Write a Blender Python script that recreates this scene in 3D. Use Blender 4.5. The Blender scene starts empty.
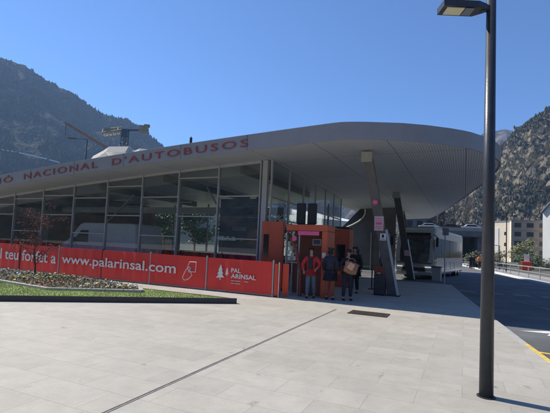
import bpy, bmesh, math, random
from math import sin, cos, pi, radians, hypot
from mathutils import Vector, Matrix, noise
random.seed(7)
S = bpy.context.scene
C = S.collection
V = Vector

# ------------------------------------------------------------------ materials
def mat(name, col, rough=0.6, metal=0.0, var=0.0, scale=3.0, bump=0.0, bscale=None, spec=0.5, col2=None, detail=5):
    m = bpy.data.materials.new(name); m.use_nodes = True
    n = m.node_tree.nodes; l = m.node_tree.links
    b = n['Principled BSDF']
    b.inputs['Roughness'].default_value = rough
    b.inputs['Metallic'].default_value = metal
    b.inputs['Specular IOR Level'].default_value = spec
    b.inputs['Base Color'].default_value = (*col, 1)
    tc = n.new('ShaderNodeTexCoord')
    if var > 0 or col2:
        t = n.new('ShaderNodeTexNoise'); t.inputs['Scale'].default_value = scale; t.inputs['Detail'].default_value = detail
        t.inputs['Roughness'].default_value = 0.65
        l.new(tc.outputs['Object'], t.inputs['Vector'])
        r = n.new('ShaderNodeValToRGB')
        c2 = col2 or tuple(min(1, c * (1 + var)) for c in col)
        c1 = col if col2 else tuple(c * (1 - var) for c in col)
        r.color_ramp.elements[0].position = 0.32; r.color_ramp.elements[1].position = 0.68
        r.color_ramp.elements[0].color = (*c1, 1); r.color_ramp.elements[1].color = (*c2, 1)
        l.new(t.outputs['Fac'], r.inputs['Fac']); l.new(r.outputs['Color'], b.inputs['Base Color'])
    if bump > 0:
        t2 = n.new('ShaderNodeTexNoise'); t2.inputs['Scale'].default_value = bscale or scale * 6; t2.inputs['Detail'].default_value = 6
        l.new(tc.outputs['Object'], t2.inputs['Vector'])
        bp = n.new('ShaderNodeBump'); bp.inputs['Strength'].default_value = bump; bp.inputs['Distance'].default_value = 0.05
        l.new(t2.outputs['Fac'], bp.inputs['Height']); l.new(bp.outputs['Normal'], b.inputs['Normal'])
    return m

M = {}
M['fascia'] = mat('fascia_metal', (.29, .30, .33), .5, .2, .06, 1.2)
M['steel'] = mat('grey_steel', (.44, .45, .47), .45, .25, .06, 4)
M['darksteel'] = mat('dark_steel', (.045, .048, .055), .45, .3, .15, 6)
M['pole'] = mat('pole_paint', (.042, .047, .06), .38, .2, .2, 9, .05)
M['column'] = mat('column_paint', (.13, .125, .13), .5, .2, .2, 3)
M['cap'] = mat('cap_plate', (.36, .36, .33), .55, 0, .1, 6)
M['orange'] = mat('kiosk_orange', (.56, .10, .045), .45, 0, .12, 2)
M['red'] = mat('banner_red', (.74, .045, .036), .5, 0, .10, .8, .35, 2.2)
M['orangered'] = mat('banner_return', (.75, .075, .03), .5, 0, .06, 1.5)
M['white'] = mat('white_paint', (.78, .78, .76), .5, 0, .05, 4)
M['letterred'] = mat('letter_red', (.30, .065, .075), .5, 0, .05, 3)
M['black'] = mat('black_matte', (.009, .009, .011), .5, 0, .2, 5)
M['rubber'] = mat('rubber', (.02, .02, .02), .8)
M['chrome'] = mat('bright_metal', (.6, .6, .6), .2, .9)
M['bluescreen'] = mat('poster_blue', (.015, .02, .07), .25, 0, 0, 7, col2=(.05, .06, .13))
M['pink'] = mat('sign_pink', (.75, .12, .30), .4, 0, .05, 4)
M['palepink'] = mat('sign_pale_pink', (.70, .48, .52), .5, 0, .05, 10)
M['buswhite'] = mat('bus_paint', (.50, .52, .51), .22, 0, .05, 1.0)
M['vanwhite'] = mat('van_paint', (.88, .88, .88), .4, 0, .04, 1.0)
M['headlight'] = mat('lamp_lens', (.9, .9, .88), .1)
M['running_light'] = mat('running_light', (.9, .9, .88), .1)
M['running_light'].node_tree.nodes['Principled BSDF'].inputs['Emission Color'].default_value = (1, .97, .9, 1); M['running_light'].node_tree.nodes['Principled BSDF'].inputs['Emission Strength'].default_value = .35
M['yellow'] = mat('lamp_led_lens', (.62, .58, .40), .3, 0, .1, 40)
M['ledgrey'] = mat('lamp_plate', (.14, .17, .21), .35)
M['soil'] = mat('soil', (.06, .042, .028), .95, 0, .4, 12, .6)
M['stone'] = mat('edging_stone', (.42, .40, .37), .8, 0, .15, 6, .3)
M['kerb'] = mat('kerb_stone', (.38, .37, .35), .8, 0, .12, 3, .3)
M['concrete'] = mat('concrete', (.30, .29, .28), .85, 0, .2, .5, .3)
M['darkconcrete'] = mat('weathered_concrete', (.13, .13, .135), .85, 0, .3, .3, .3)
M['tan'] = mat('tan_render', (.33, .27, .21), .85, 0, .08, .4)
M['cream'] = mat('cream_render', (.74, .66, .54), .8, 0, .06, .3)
M['housewhite'] = mat('white_render', (.72, .72, .70), .8, 0, .05, .3)
M['glassdark'] = mat('window_glass', (.03, .035, .04), .08, 0, .3, 2)
M['roofgrey'] = mat('roof_sheet', (.22, .23, .25), .6, 0, .15, .6)
M['tent'] = mat('tent_fabric', (.62, .62, .62), .7, 0, .04, .5)
M['craneorange'] = mat('crane_orange', (.36, .20, .12), .6, 0, .15, 1)
M['craneblue'] = mat('crane_blue', (.06, .09, .14), .5, 0, .15, 1)
M['craneyellow'] = mat('crane_yellow', (.30, .29, .22), .6, 0, .2, 1)
M['grille'] = mat('drain_grille', (.10, .075, .06), .7, .4, .3, 8, .3)
M['bark'] = mat('bark', (.10, .065, .05), .9, 0, .3, 8, .6)
M['barkgrey'] = mat('bark_grey', (.16, .13, .11), .9, 0, .3, 4, .6)
M['leafred'] = mat('leaf_red', (.20, .09, .08), .9, 0, .5, 9, spec=.1)
M['leafgreen'] = mat('leaf_green', (.055, .085, .025), .6, 0, .5, 1.2)
M['leafyellow'] = mat('leaf_yellowgreen', (.20, .20, .04), .6, 0, .4, 1.2)
M['leafolive'] = mat('leaf_olive', (.11, .11, .055), .7, 0, .4, 1.2)
M['leafdark'] = mat('leaf_dark', (.03, .05, .022), .6, 0, .5, .8)
M['skin'] = mat('skin', (.42, .25, .18), .55, 0, .06, 12)
M['hair'] = mat('hair_dark', (.015, .011, .01), .6, 0, .3, 30)
M['jacketred'] = mat('jacket_red', (.48, .03, .03), .8, 0, .15, 8, .4, 20)
M['vest'] = mat('vest_black', (.02, .022, .022), .8, 0, .2, 12, .4, 20)
M['jeans'] = mat('jeans_blue', (.10, .15, .22), .85, 0, .2, 14, .3, 30)
M['navy'] = mat('cloth_navy', (.02, .024, .045), .85, 0, .2, 10, .4, 20)
M['coat'] = mat('cloth_black', (.014, .014, .016), .85, 0, .2, 10, .4, 20)
M['rust'] = mat('cloth_rust', (.26, .07, .045), .85, 0, .15, 10, .4, 20)
M['brown'] = mat('bag_brown', (.34, .16, .09), .6, 0, .3, 10, .4, 20)
M['peach'] = mat('bag_sunlit', (.75, .42, .27), .7, 0, .2, 14)
M['hivis'] = mat('hivis_orange', (.85, .20, .04), .7)
M['hedge'] = M['leafdark']
M['flowerw'] = mat('petal_white', (.75, .75, .72), .7)
M['flowery'] = mat('petal_yellow', (.75, .52, .05), .7)
M['flowero'] = mat('petal_orange', (.65, .22, .05), .7)
M['flowerp'] = mat('petal_purple', (.16, .13, .40), .7)
M['yellowline'] = mat('road_yellow', (.62, .45, .10), .8, 0, .2, 6)
M['whiteline'] = mat('road_white', (.62, .62, .60), .8, 0, .2, 5)
M['whiteline_old'] = mat('road_white_worn', (.20, .20, .20), .85, 0, .4, 3)
M['darkcurtain'] = mat('interior_dark', (.05, .05, .055), .8, 0, .3, 1)
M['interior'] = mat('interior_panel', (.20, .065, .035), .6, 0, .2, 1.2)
M['tape'] = mat('barrier_tape', (.35, .6, .15), .6)

def glass_mat(name, tint, refl=1.5, rough=0.02):
    m = bpy.data.materials.new(name); m.use_nodes = True
    n = m.node_tree.nodes; l = m.node_tree.links; n.clear()
    o = n.new('ShaderNodeOutputMaterial'); mx = n.new('ShaderNodeMixShader')
    t = n.new('ShaderNodeBsdfTransparent'); t.inputs['Color'].default_value = (*tint, 1)
    g = n.new('ShaderNodeBsdfGlossy'); g.inputs['Roughness'].default_value = rough; g.inputs['Color'].default_value = (.9, .95, 1, 1)
    lw = n.new('ShaderNodeLayerWeight'); lw.inputs['Blend'].default_value = .5
    pw = n.new('ShaderNodeMath'); pw.operation = 'POWER'; pw.inputs[1].default_value = 4.0; l.new(lw.outputs['Facing'], pw.inputs[0])
    f = n.new('ShaderNodeMath'); f.operation = 'MULTIPLY_ADD'; f.inputs[1].default_value = .8; f.inputs[2].default_value = refl; l.new(pw.outputs[0], f.inputs[0])
    l.new(f.outputs[0], mx.inputs[0]); l.new(t.outputs[0], mx.inputs[1]); l.new(g.outputs[0], mx.inputs[2]); l.new(mx.outputs[0], o.inputs['Surface'])
    return m
M['glass'] = glass_mat('hall_glass', (.70, .76, .79), .17)
M['glasslight'] = glass_mat('door_glass', (.75, .79, .79), .05)
M['busglass'] = mat('coach_glass', (.02, .022, .025), .08)
M['windscreen'] = mat('windscreen_glass', (.03, .034, .038), .06, 0, 0, 1.6, col2=(.15, .155, .16), detail=2)  # paler mottling paints reflections into the glass colour

def paver_mat():
    m = bpy.data.materials.new('plaza_pavers'); m.use_nodes = True
    n = m.node_tree.nodes; l = m.node_tree.links; b = n['Principled BSDF']
    tc = n.new('ShaderNodeTexCoord'); mp = n.new('ShaderNodeMapping'); mp.inputs['Rotation'].default_value = (0, 0, radians(24.9))
    l.new(tc.outputs['Object'], mp.inputs['Vector'])
    br = n.new('ShaderNodeTexBrick'); br.offset = .5
    for k, v in (('Scale', 1.0), ('Mortar Size', .005), ('Mortar Smooth', .1), ('Brick Width', 1.0), ('Row Height', .5), ('Bias', 0.0)): br.inputs[k].default_value = v
    br.inputs['Color1'].default_value = (.425, .398, .352, 1); br.inputs['Color2'].default_value = (.48, .45, .40, 1); br.inputs['Mortar'].default_value = (.35, .325, .29, 1)
    l.new(mp.outputs['Vector'], br.inputs['Vector'])
    def nz(sc, det, lo, hi, a, c, rough=.6):
        t = n.new('ShaderNodeTexNoise'); t.inputs['Scale'].default_value = sc; t.inputs['Detail'].default_value = det; t.inputs['Roughness'].default_value = rough
        l.new(tc.outputs['Object'], t.inputs['Vector'])
        r = n.new('ShaderNodeValToRGB'); r.color_ramp.elements[0].position = lo; r.color_ramp.elements[1].position = hi
        r.color_ramp.elements[0].color = a; r.color_ramp.elements[1].color = c
        l.new(t.outputs['Fac'], r.inputs['Fac']); return r.outputs['Color'], t.outputs['Fac']
    def mul(x, y):
        q = n.new('ShaderNodeMix'); q.data_type = 'RGBA'; q.blend_type = 'MULTIPLY'; q.inputs['Factor'].default_value = 1
        l.new(x, q.inputs['A']); l.new(y, q.inputs['B']); return q.outputs['Result']
    a, _ = nz(.35, 6, .3, .7, (.86, .87, .85, 1), (1.04, 1.03, 1.02, 1))
    c, _ = nz(3.0, 8, .35, .6, (.88, .88, .88, 1), (1.02, 1.02, 1.02, 1), .75)
    s, _ = nz(4.3, 5, .24, .33, (.55, .53, .5, 1), (1, 1, 1, 1), .5)
    f, ff = nz(70, 5, .3, .7, (.84, .84, .84, 1), (1.05, 1.05, 1.05, 1))
    out = mul(mul(mul(mul(br.outputs['Color'], a), c), s), f)
    l.new(out, b.inputs['Base Color']); b.inputs['Roughness'].default_value = .72
    bp = n.new('ShaderNodeBump'); bp.inputs['Strength'].default_value = .25; bp.inputs['Distance'].default_value = .01
    l.new(ff, bp.inputs['Height']); l.new(bp.outputs['Normal'], b.inputs['Normal'])
    return m
M['paver'] = paver_mat()
M['asphalt'] = mat('asphalt', (.125, .13, .135), .85, 0, .35, .45, .5, 60, detail=9)
M['grass'] = mat('grass_soil', (.20, .22, .08), .9, 0, .35, 2.5, .5, col2=(.26, .32, .10))
M['blade'] = mat('grass_blade', (.36, .46, .11), .6, 0, .45, 1.2)
M['ground'] = mat('ground_earth', (.10, .10, .07), .95, 0, .4, .05)

def soffit_mat():
    m = bpy.data.materials.new('soffit_ribs'); m.use_nodes = True
    n = m.node_tree.nodes; l = m.node_tree.links; b = n['Principled BSDF']
    tc = n.new('ShaderNodeTexCoord'); mp = n.new('ShaderNodeMapping'); mp.inputs['Rotation'].default_value = (0, 0, radians(24.9))
    l.new(tc.outputs['Object'], mp.inputs['Vector'])
    w = n.new('ShaderNodeTexWave'); w.wave_type = 'BANDS'; w.bands_direction = 'X'; w.inputs['Scale'].default_value = 3.4; w.inputs['Distortion'].default_value = 0
    l.new(mp.outputs['Vector'], w.inputs['Vector'])
    br = n.new('ShaderNodeTexBrick'); br.offset = 0
    for k, v in (('Scale', 1.0), ('Mortar Size', .012), ('Mortar Smooth', .1), ('Brick Width', 2.4), ('Row Height', 4.0)): br.inputs[k].default_value = v
    br.inputs['Color1'].default_value = (.62, .65, .70, 1); br.inputs['Color2'].default_value = (.67, .70, .75, 1); br.inputs['Mortar'].default_value = (.07, .07, .07, 1)
    l.new(mp.outputs['Vector'], br.inputs['Vector'])
    r = n.new('ShaderNodeValToRGB'); r.color_ramp.elements[0].color = (.70, .70, .70, 1); r.color_ramp.elements[1].color = (1, 1, 1, 1)
    r.color_ramp.elements[0].position = .1; r.color_ramp.elements[1].position = .5
    l.new(w.outputs['Fac'], r.inputs['Fac'])
    q = n.new('ShaderNodeMix'); q.data_type = 'RGBA'; q.blend_type = 'MULTIPLY'; q.inputs['Factor'].default_value = 1
    l.new(br.outputs['Color'], q.inputs['A']); l.new(r.outputs['Color'], q.inputs['B']); l.new(q.outputs['Result'], b.inputs['Base Color'])
    b.inputs['Roughness'].default_value = .55; b.inputs['Metallic'].default_value = .2
    bp = n.new('ShaderNodeBump'); bp.inputs['Strength'].default_value = .4; bp.inputs['Distance'].default_value = .015
    l.new(w.outputs['Fac'], bp.inputs['Height']); l.new(bp.outputs['Normal'], b.inputs['Normal'])
    return m
M['soffit'] = soffit_mat()

def hill_mat(name, low, mid, rock, rock_thr, sc=.02, rsc=1.7):
    m = bpy.data.materials.new(name); m.use_nodes = True
    n = m.node_tree.nodes; l = m.node_tree.links; b = n['Principled BSDF']; b.inputs['Roughness'].default_value = .95; b.inputs['Specular IOR Level'].default_value = .1
    tc = n.new('ShaderNodeTexCoord')
    def nz(s, d, rough=.65):
        t = n.new('ShaderNodeTexNoise'); t.inputs['Scale'].default_value = s; t.inputs['Detail'].default_value = d; t.inputs['Roughness'].default_value = rough
        l.new(tc.outputs['Object'], t.inputs['Vector']); return t.outputs['Fac']
    def mixc(f, a, c):
        q = n.new('ShaderNodeMix'); q.data_type = 'RGBA'; l.new(f, q.inputs['Factor'])
        for k, x in (('A', a), ('B', c)):
            if isinstance(x, tuple): q.inputs[k].default_value = (*x, 1)
            else: l.new(x, q.inputs[k])
        return q.outputs['Result']
    def ramp(f, lo, hi):
        r = n.new('ShaderNodeMapRange'); r.inputs['From Min'].default_value = lo; r.inputs['From Max'].default_value = hi; l.new(f, r.inputs['Value']); return r.outputs['Result']
    base = mixc(ramp(nz(sc * 8, 8, .75), .42, .58), low, mid)
    fine = mixc(ramp(nz(sc * 30, 4), .4, .6), (.55, .55, .55), (1.25, 1.25, 1.25))
    q = n.new('ShaderNodeMix'); q.data_type = 'RGBA'; q.blend_type = 'MULTIPLY'; q.inputs['Factor'].default_value = 1
    l.new(base, q.inputs['A']); l.new(fine, q.inputs['B'])
    res = mixc(ramp(nz(sc * rsc, 9, .75), rock_thr, rock_thr + .06), q.outputs['Result'], rock)
    l.new(res, b.inputs['Base Color'])
    bp = n.new('ShaderNodeBump'); bp.inputs['Strength'].default_value = .8; bp.inputs['Distance'].default_value = 2.0
    l.new(nz(sc * 12, 8, .7), bp.inputs['Height']); l.new(bp.outputs['Normal'], b.inputs['Normal'])
    return m
M['hill_left'] = hill_mat('hill_forest', (.020, .034, .013), (.055, .062, .026), (.11, .088, .055), .54, .02, 2.6)
M['hill_right'] = hill_mat('hill_cliff', (.032, .034, .015), (.085, .074, .042), (.29, .245, .185), .50, .05, 3.2)
M['hill_far'] = hill_mat('hill_far', (.03, .035, .02), (.07, .065, .045), (.15, .13, .11), .52, .01)

# ------------------------------------------------------------------ mesh helpers
class MB:
    def __init__(s): s.bm = bmesh.new()
    def box(s, c, size, rz=0, rot=None, bev=0):
        r = bmesh.ops.create_cube(s.bm, size=1); vs = r['verts']
        R = rot if rot is not None else Matrix.Rotation(rz, 4, 'Z')
        T = Matrix.Translation(c) @ R.to_4x4() @ Matrix.Diagonal((*size, 1))
        bmesh.ops.transform(s.bm, matrix=T, verts=vs)
        if bev:
            es = list({e for v in vs for e in v.link_edges})
            bmesh.ops.bevel(s.bm, geom=es, offset=bev, segments=2, affect='EDGES', profile=.5)
        return s
    def bar(s, a, b, r, r2=None, n=10):
        a = V(a); b = V(b); d = b - a
        if d.length < 1e-6: return s
        q = bmesh.ops.create_cone(s.bm, cap_ends=True, segments=n, radius1=r, radius2=r if r2 is None else r2, depth=d.length)
        bmesh.ops.transform(s.bm, matrix=Matrix.Translation((a + b) / 2) @ d.to_track_quat('Z', 'Y').to_matrix().to_4x4(), verts=q['verts'])
        return s
    def beam(s, a, b, w, h):
        a = V(a); b = V(b); d = b - a
        return s.box((a + b) / 2, (w, h, d.length), rot=d.to_track_quat('Z', 'Y').to_matrix())
    def ball(s, c, r, sc=(1, 1, 1), n=12):
        q = bmesh.ops.create_uvsphere(s.bm, u_segments=n, v_segments=max(6, n // 2 + 2), radius=r)
        bmesh.ops.transform(s.bm, matrix=Matrix.Translation(c) @ Matrix.Diagonal((*sc, 1)), verts=q['verts'])
        return s
    def face(s, pts):
        s.bm.faces.new([s.bm.verts.new(p) for p in pts]); return s
    def prism(s, poly, z0, z1):
        n = len(poly)
        a = [s.bm.verts.new((x, y, z0)) for x, y in poly]; b = [s.bm.verts.new((x, y, z1)) for x, y in poly]
        s.bm.faces.new(a[::-1]); s.bm.faces.new(b)
        for i in range(n): s.bm.faces.new((a[i], a[(i + 1) % n], b[(i + 1) % n], b[i]))
        return s
    def side_prism(s, poly, x0, x1, bev=0):      # polygon in (y,z), extruded along x
        n = len(poly)
        a = [s.bm.verts.new((x0, y, z)) for y, z in poly]; b = [s.bm.verts.new((x1, y, z)) for y, z in poly]
        f = [s.bm.faces.new(a), s.bm.faces.new(b[::-1])]
        for i in range(n): f.append(s.bm.faces.new((a[(i + 1) % n], a[i], b[i], b[(i + 1) % n])))
        if bev:
            es = [e for e in {e for v in a + b for e in v.link_edges}]
            bmesh.ops.bevel(s.bm, geom=es, offset=bev, segments=3, affect='EDGES', profile=.5)
        return s
    def build(s, name, m, parent=None, smooth=False, matrix=None):
        bmesh.ops.recalc_face_normals(s.bm, faces=s.bm.faces)
        me = bpy.data.meshes.new(name)
        if matrix is not None: bmesh.ops.transform(s.bm, matrix=matrix, verts=s.bm.verts)
        s.bm.to_mesh(me); s.bm.free()
        return link(name, me, m, parent, smooth)

def link(name, me, m, parent=None, smooth=False):
    o = bpy.data.objects.new(name, me); C.objects.link(o)
    if m is not None:
        for q in (m if isinstance(m, (list, tuple)) else [m]): me.materials.append(M[q] if isinstance(q, str) else q)
    if smooth:
        for p in me.polygons: p.use_smooth = True
    if parent: o.parent = parent
    return o

def tag(o, label=None, cat=None, group=None, kind=None):
    if label: o['label'] = label
    if cat: o['category'] = cat
    if group: o['group'] = group
    if kind: o['kind'] = kind
    return o
def thing(name, label, cat, loc=(0, 0, 0), rz=0, group=None):
    o = bpy.data.objects.new(name, None); C.objects.link(o); o.location = loc; o.rotation_euler = (0, 0, rz); o.empty_display_size = .2
    return tag(o, label, cat, group)
def copy_tree(o, parent=None):
    c = o.copy(); C.objects.link(c)
    if parent: c.parent = parent
    for ch in [q for q in bpy.data.objects if q.parent == o]: copy_tree(ch, c)
    return c
def struct(name, mb, m): return tag(mb.build(name, m), kind='structure')

def eval_mesh(o):
    dg = bpy.context.evaluated_depsgraph_get()
    me = bpy.data.meshes.new_from_object(o.evaluated_get(dg)); return me

def text_verts(body, bold=0.0, depth=0.0, spacing=1.0, res=3):
    cu = bpy.data.curves.new('t', 'FONT'); cu.body = body; cu.size = 1; cu.offset = bold; cu.extrude = depth; cu.space_character = spacing; cu.resolution_u = res
    o = bpy.data.objects.new('t', cu); C.objects.link(o); bpy.context.view_layer.update()
    me = eval_mesh(o); bpy.data.objects.remove(o); bpy.data.curves.remove(cu)
    return me
def text_on(body, fn, width, height, m, name='lettering', parent=None, bold=0, spacing=1.0):
    """text whose (u,v) in [0,width]x[0,height] is mapped to the world by fn(u,v,w)"""
    me = text_verts(body, bold, .02, spacing)
    xs = [v.co.x for v in me.vertices]; ys = [v.co.y for v in me.vertices]
    x0, x1, y0, y1 = min(xs), max(xs), min(ys), max(ys)
    for v in me.vertices:
        u = (v.co.x - x0) / (x1 - x0) * width; w = (v.co.y - y0) / (y1 - y0) * height
        v.co = fn(u, w, v.co.z / .02 * .5 + .5)
    me.name = name
    o = link(name, me, m, parent)
    return o

# ------------------------------------------------------------------ site frame: s runs left along the facade, off runs back
B0 = V((.014, 13.806, 0)); DX, DY = -.9071, .4209
def P(s, off, z=0): return V((B0.x + DX * s + DY * off, B0.y + DY * s - DX * off, z))
def SO(x, y): return ((x - B0.x) * DX + (y - B0.y) * DY, (x - B0.x) * DY - (y - B0.y) * DX)
ROT = math.atan2(-DY, -DX)      # angle of the facade's right-going direction
FACE = Matrix(((-DX, DY, 0), (-DY, -DX, 0), (0, 0, 1)))   # columns: right along the facade, back, up
RAD = V((.294, .956, 0))        # road direction
RN = V((.956, -.294, 0))        # road normal, to the right

# ------------------------------------------------------------------ camera
cam_d = bpy.data.cameras.new('camera'); cam = bpy.data.objects.new('camera', cam_d); C.objects.link(cam); S.camera = cam
pt, rl = radians(3.5), .045
fw = V((0, cos(pt), sin(pt))); r0 = V((1, 0, 0)); u0 = V((0, -sin(pt), cos(pt)))
rt = cos(rl) * r0 + sin(rl) * u0; up = -sin(rl) * r0 + cos(rl) * u0
cam.matrix_world = Matrix.Translation((0, 0, 1.7)) @ Matrix((rt, up, -fw)).transposed().to_4x4()
cam_d.sensor_width = 36; cam_d.lens = 36 * 410 / 550; cam_d.clip_end = 6000; cam_d.clip_start = .05
cy = 246 - 410 * math.tan(pt)
cam_d.shift_y = (cy - 206.5) / 550

# ------------------------------------------------------------------ light
SUN_AZ, SUN_EL = -60, 45
W = bpy.data.worlds.new('World'); S.world = W; W.use_nodes = True
nt = W.node_tree; bg = nt.nodes['Background']
sky = nt.nodes.new('ShaderNodeTexSky'); sky.sky_type = 'NISHITA'; sky.sun_disc = False
sky.sun_elevation = radians(SUN_EL); sky.sun_rotation = radians(SUN_AZ); sky.altitude = 1500; sky.air_density = 1.0; sky.dust_density = 0; sky.ozone_density = 10
nt.links.new(sky.outputs[0], bg.inputs[0]); bg.inputs[1].default_value = .135
sd = bpy.data.lights.new('sun', 'SUN'); sd.energy = 5.0; sd.angle = radians(.5); sd.color = (1, .93, .80)
so = bpy.data.objects.new('sun', sd); C.objects.link(so)
tos = V((sin(radians(SUN_AZ)) * cos(radians(SUN_EL)), cos(radians(SUN_AZ)) * cos(radians(SUN_EL)), sin(radians(SUN_EL))))
so.rotation_euler = tos.to_track_quat('Z', 'Y').to_euler()
S.view_settings.view_transform = 'Standard'; S.view_settings.look = 'None'; S.view_settings.gamma = 1; S.view_settings.use_curve_mapping = False
S.view_settings.exposure = 0.45

# ------------------------------------------------------------------ ground, plaza, road
g = MB(); g.box((0, 600, -.45), (5000, 5000, .4)); struct('ground', g, 'ground')
k0 = RN * 2.32                                     # kerb line point
def K(t, off=0): p = RN * (2.32 + off) + RAD * t; return (p.x, p.y)
# asphalt sheet under everything on the right and behind the plaza
g = MB(); pts = [K(-30, -2), K(-30, 7.3), K(110, 7.3), K(110, -16), K(24, -16), K(24, -2)]
g.prism(pts, -.2, -.12); struct('road', g, 'asphalt')
plz = [(-60, -20), K(-22), K(9.2), K(18, .12), K(24.6, .3), K(25.2, -.3), K(25.2, -10), (8, 60), (-30, 60), tuple(P(60, 14)[:2])]
g = MB(); g.prism(plz, -.3, 0.0); plaza = struct('plaza', g, 'paver')
# kerb stone along the road side of the plaza
def ribbon(name, path, w, z0, z1, m, kind='structure', parent=None):
    mb = MB(); n = len(path); L = []; R = []
    for i, p in enumerate(path):
        a = V(path[max(0, i - 1)]).to_2d(); b = V(path[min(n - 1, i + 1)]).to_2d(); d = (b - a).normalized(); nn = V((d.y, -d.x))
        p = V(p).to_2d(); L.append(p - nn * w / 2); R.append(p + nn * w / 2)
    vs = [[mb.bm.verts.new((q.x, q.y, z)) for z in (z0, z1)] for q in L], [[mb.bm.verts.new((q.x, q.y, z)) for z in (z0, z1)] for q in R]
    for i in range(n - 1):
        mb.bm.faces.new((vs[0][i][1], vs[0][i + 1][1], vs[1][i + 1][1], vs[1][i][1]))
        mb.bm.faces.new((vs[0][i][0], vs[1][i][0], vs[1][i + 1][0], vs[0][i + 1][0]))
        mb.bm.faces.new((vs[0][i][0], vs[0][i + 1][0], vs[0][i + 1][1], vs[0][i][1]))
        mb.bm.faces.new((vs[1][i][0], vs[1][i][1], vs[1][i + 1][1], vs[1][i + 1][0]))
    for i in (0, n - 1): mb.bm.faces.new((vs[0][i][0], vs[0][i][1], vs[1][i][1], vs[1][i][0]))
    o = mb.build(name, m, parent)
    if kind: tag(o, kind=kind)
    return o
ribbon('kerb', [K(-22, .06), K(9.2, .06), K(18, .18), K(24.6, .36)], .14, -.3, .004, 'kerb')
# far pavement of the road and its pale kerb
g = MB(); g.prism([K(-30, 7.45), K(-30, 10.5), K(110, 10.5), K(110, 7.45)], -.3, -.004); struct('pavement', g, 'concrete')
ribbon('kerb', [K(-30, 7.38), K(110, 7.38)], .3, -.3, .03, 'white')
# road markings
def quad(name, pts, z, m):
    mb = MB(); mb.prism(pts, z - .004, z); return struct(name, mb, m)
ribbon('road_marking', [K(-22, .085), K(9.25, .085)], .085, .003, .009, 'yellowline')
ribbon('road_marking', [(4.98, 8.2), (5.34, 7.92), (8.6, 5.6)], .10, -.122, -.110, 'yellowline')
quad('road_marking', [(6.15, 10.25), (6.9, 10.35), (9.2, 10.2), (9.2, 9.9), (7.6, 9.98), (7.2, 9.62), (6.5, 9.75), (6.75, 10.02)], -.112, 'whiteline')
for i in range(6):
    a = V((9.15, 20.15, 0)) + V((.93, -.37, 0)) * i * 1.18
    b = a + V((.72, -.28, 0)); c = RAD * .95
    quad('crossing_stripe', [tuple((a)[:2]), tuple(b[:2]), tuple((b + c)[:2]), tuple((a + c)[:2])], -.112, 'whiteline_old')
ribbon('road_marking', [(10.1, 17.2), (9.9, 14.9), (9.0, 11.2)], .12, -.122, -.112, 'whiteline_old')
# slot drain across the plaza
a = V((-2.6, 1.86)); b = V((1.83, 11.66))
ribbon('slot_drain', [a, b], .022, -.02, .004, 'grille')
for sgn in (-1, 1):
    dd = (b - a).normalized(); nn = V((dd.y, -dd.x)) * .019 * sgn
    ribbon('slot_drain_edge', [a + nn, b + nn], .010, -.02, .006, 'stone')
# drain grate
gt = thing('drain_grate', 'rust brown rectangular drain grate set in the pale plaza paving', 'drain grate', (2.62, 11.1, 0), ROT)
mb = MB(); mb.box((0, 0, .004), (1.0, .62, .008)); mb.build('grate_bed', 'black', gt)
mb = MB()
for i in range(26): mb.box((-.47 + i * .0376, 0, .012), (.018, .56, .012))
for y in (-.29, 0, .29): mb.box((0, y, .0125), (1.0, .03, .014))
for x in (-.49, .49): mb.box((x, 0, .0125), (.03, .62, .014))
mb.build('grating', 'grille', gt)

# ------------------------------------------------------------------ lawn and flower bed
def PS(s, off): q = P(s, off); return (q.x, q.y)
lawn = [(-1.04, 11.98), (-6.85, 10.55), (-15.5, 8.4), PS(22, -2.05), PS(1.1, -2.02)]
g = MB(); g.prism(lawn, -.01, .11); struct('lawn', g, 'grass')
edge = [(-15.5, 8.34), (-6.83, 10.48), (-1.0, 11.92)]
lk = tag(ribbon('lawn_edging', edge, .06, -.01, .15, 'darksteel', None), 'dark steel edging strip along the front of the lawn, tapering to a corner', 'edging', )
ribbon('lawn_border', [(-1.02, 12.0), PS(1.1, -2.0), PS(22, -2.03)], .04, -.01, .125, 'darksteel')
# grass blades
def inside(p, poly):
    r = False; j = len(poly) - 1
    for i in range(len(poly)):
        xi, yi = poly[i]; xj, yj = poly[j]
        if (yi > p[1]) != (yj > p[1]) and p[0] < (xj - xi) * (p[1] - yi) / (yj - yi) + xi: r = not r
        j = i
    return r
bedpoly = [PS(3.1, -2.75), PS(5.3, -4.25), PS(8.2, -3.9), PS(16, -3.2), PS(16, -1.2), PS(7, -1.35), PS(3.6, -2.3)]
verts = []; faces = []
rnd = random.Random(3); n = 0
while n < 42000:
    x = rnd.uniform(-13.5, -1); y = rnd.uniform(9, 17.5)
    if not inside((x, y), lawn) or inside((x, y), bedpoly): continue
    a = rnd.uniform(0, 6.28); h = rnd.uniform(.015, .035); w = .008; i = len(verts)
    lx, ly = rnd.uniform(-.02, .02), rnd.uniform(-.02, .02)
    verts += [(x - cos(a) * w, y - sin(a) * w, .108), (x + cos(a) * w, y + sin(a) * w, .108), (x + lx, y + ly, .11 + h)]; faces.append((i, i + 1, i + 2)); n += 1
me = bpy.data.meshes.new('grass'); me.from_pydata(verts, [], faces)
tag(link('grass', me, 'blade'), kind='stuff')
bed = thing('flower_bed', 'raised flower bed with pale stone edging on the lawn before the red banner', 'flower bed', (*bedpoly[0], 0))
mi = Matrix.Translation((-bedpoly[0][0], -bedpoly[0][1], 0))
mb = MB(); mb.prism(bedpoly, .0, .17); mb.build('soil', 'soil', bed, matrix=mi)
mb = MB()
for i in range(len(bedpoly)):
    a = V(bedpoly[i]); b = V(bedpoly[(i + 1) % len(bedpoly)]); L = (b - a).length; k = max(1, int(L / .5)); d = (b - a) / k
    for j in range(k):
        c = a + d * (j + .5); mb.box((c.x, c.y, .10), (d.length * .97, .12, .17), rz=math.atan2(d.y, d.x), bev=.01)
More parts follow.
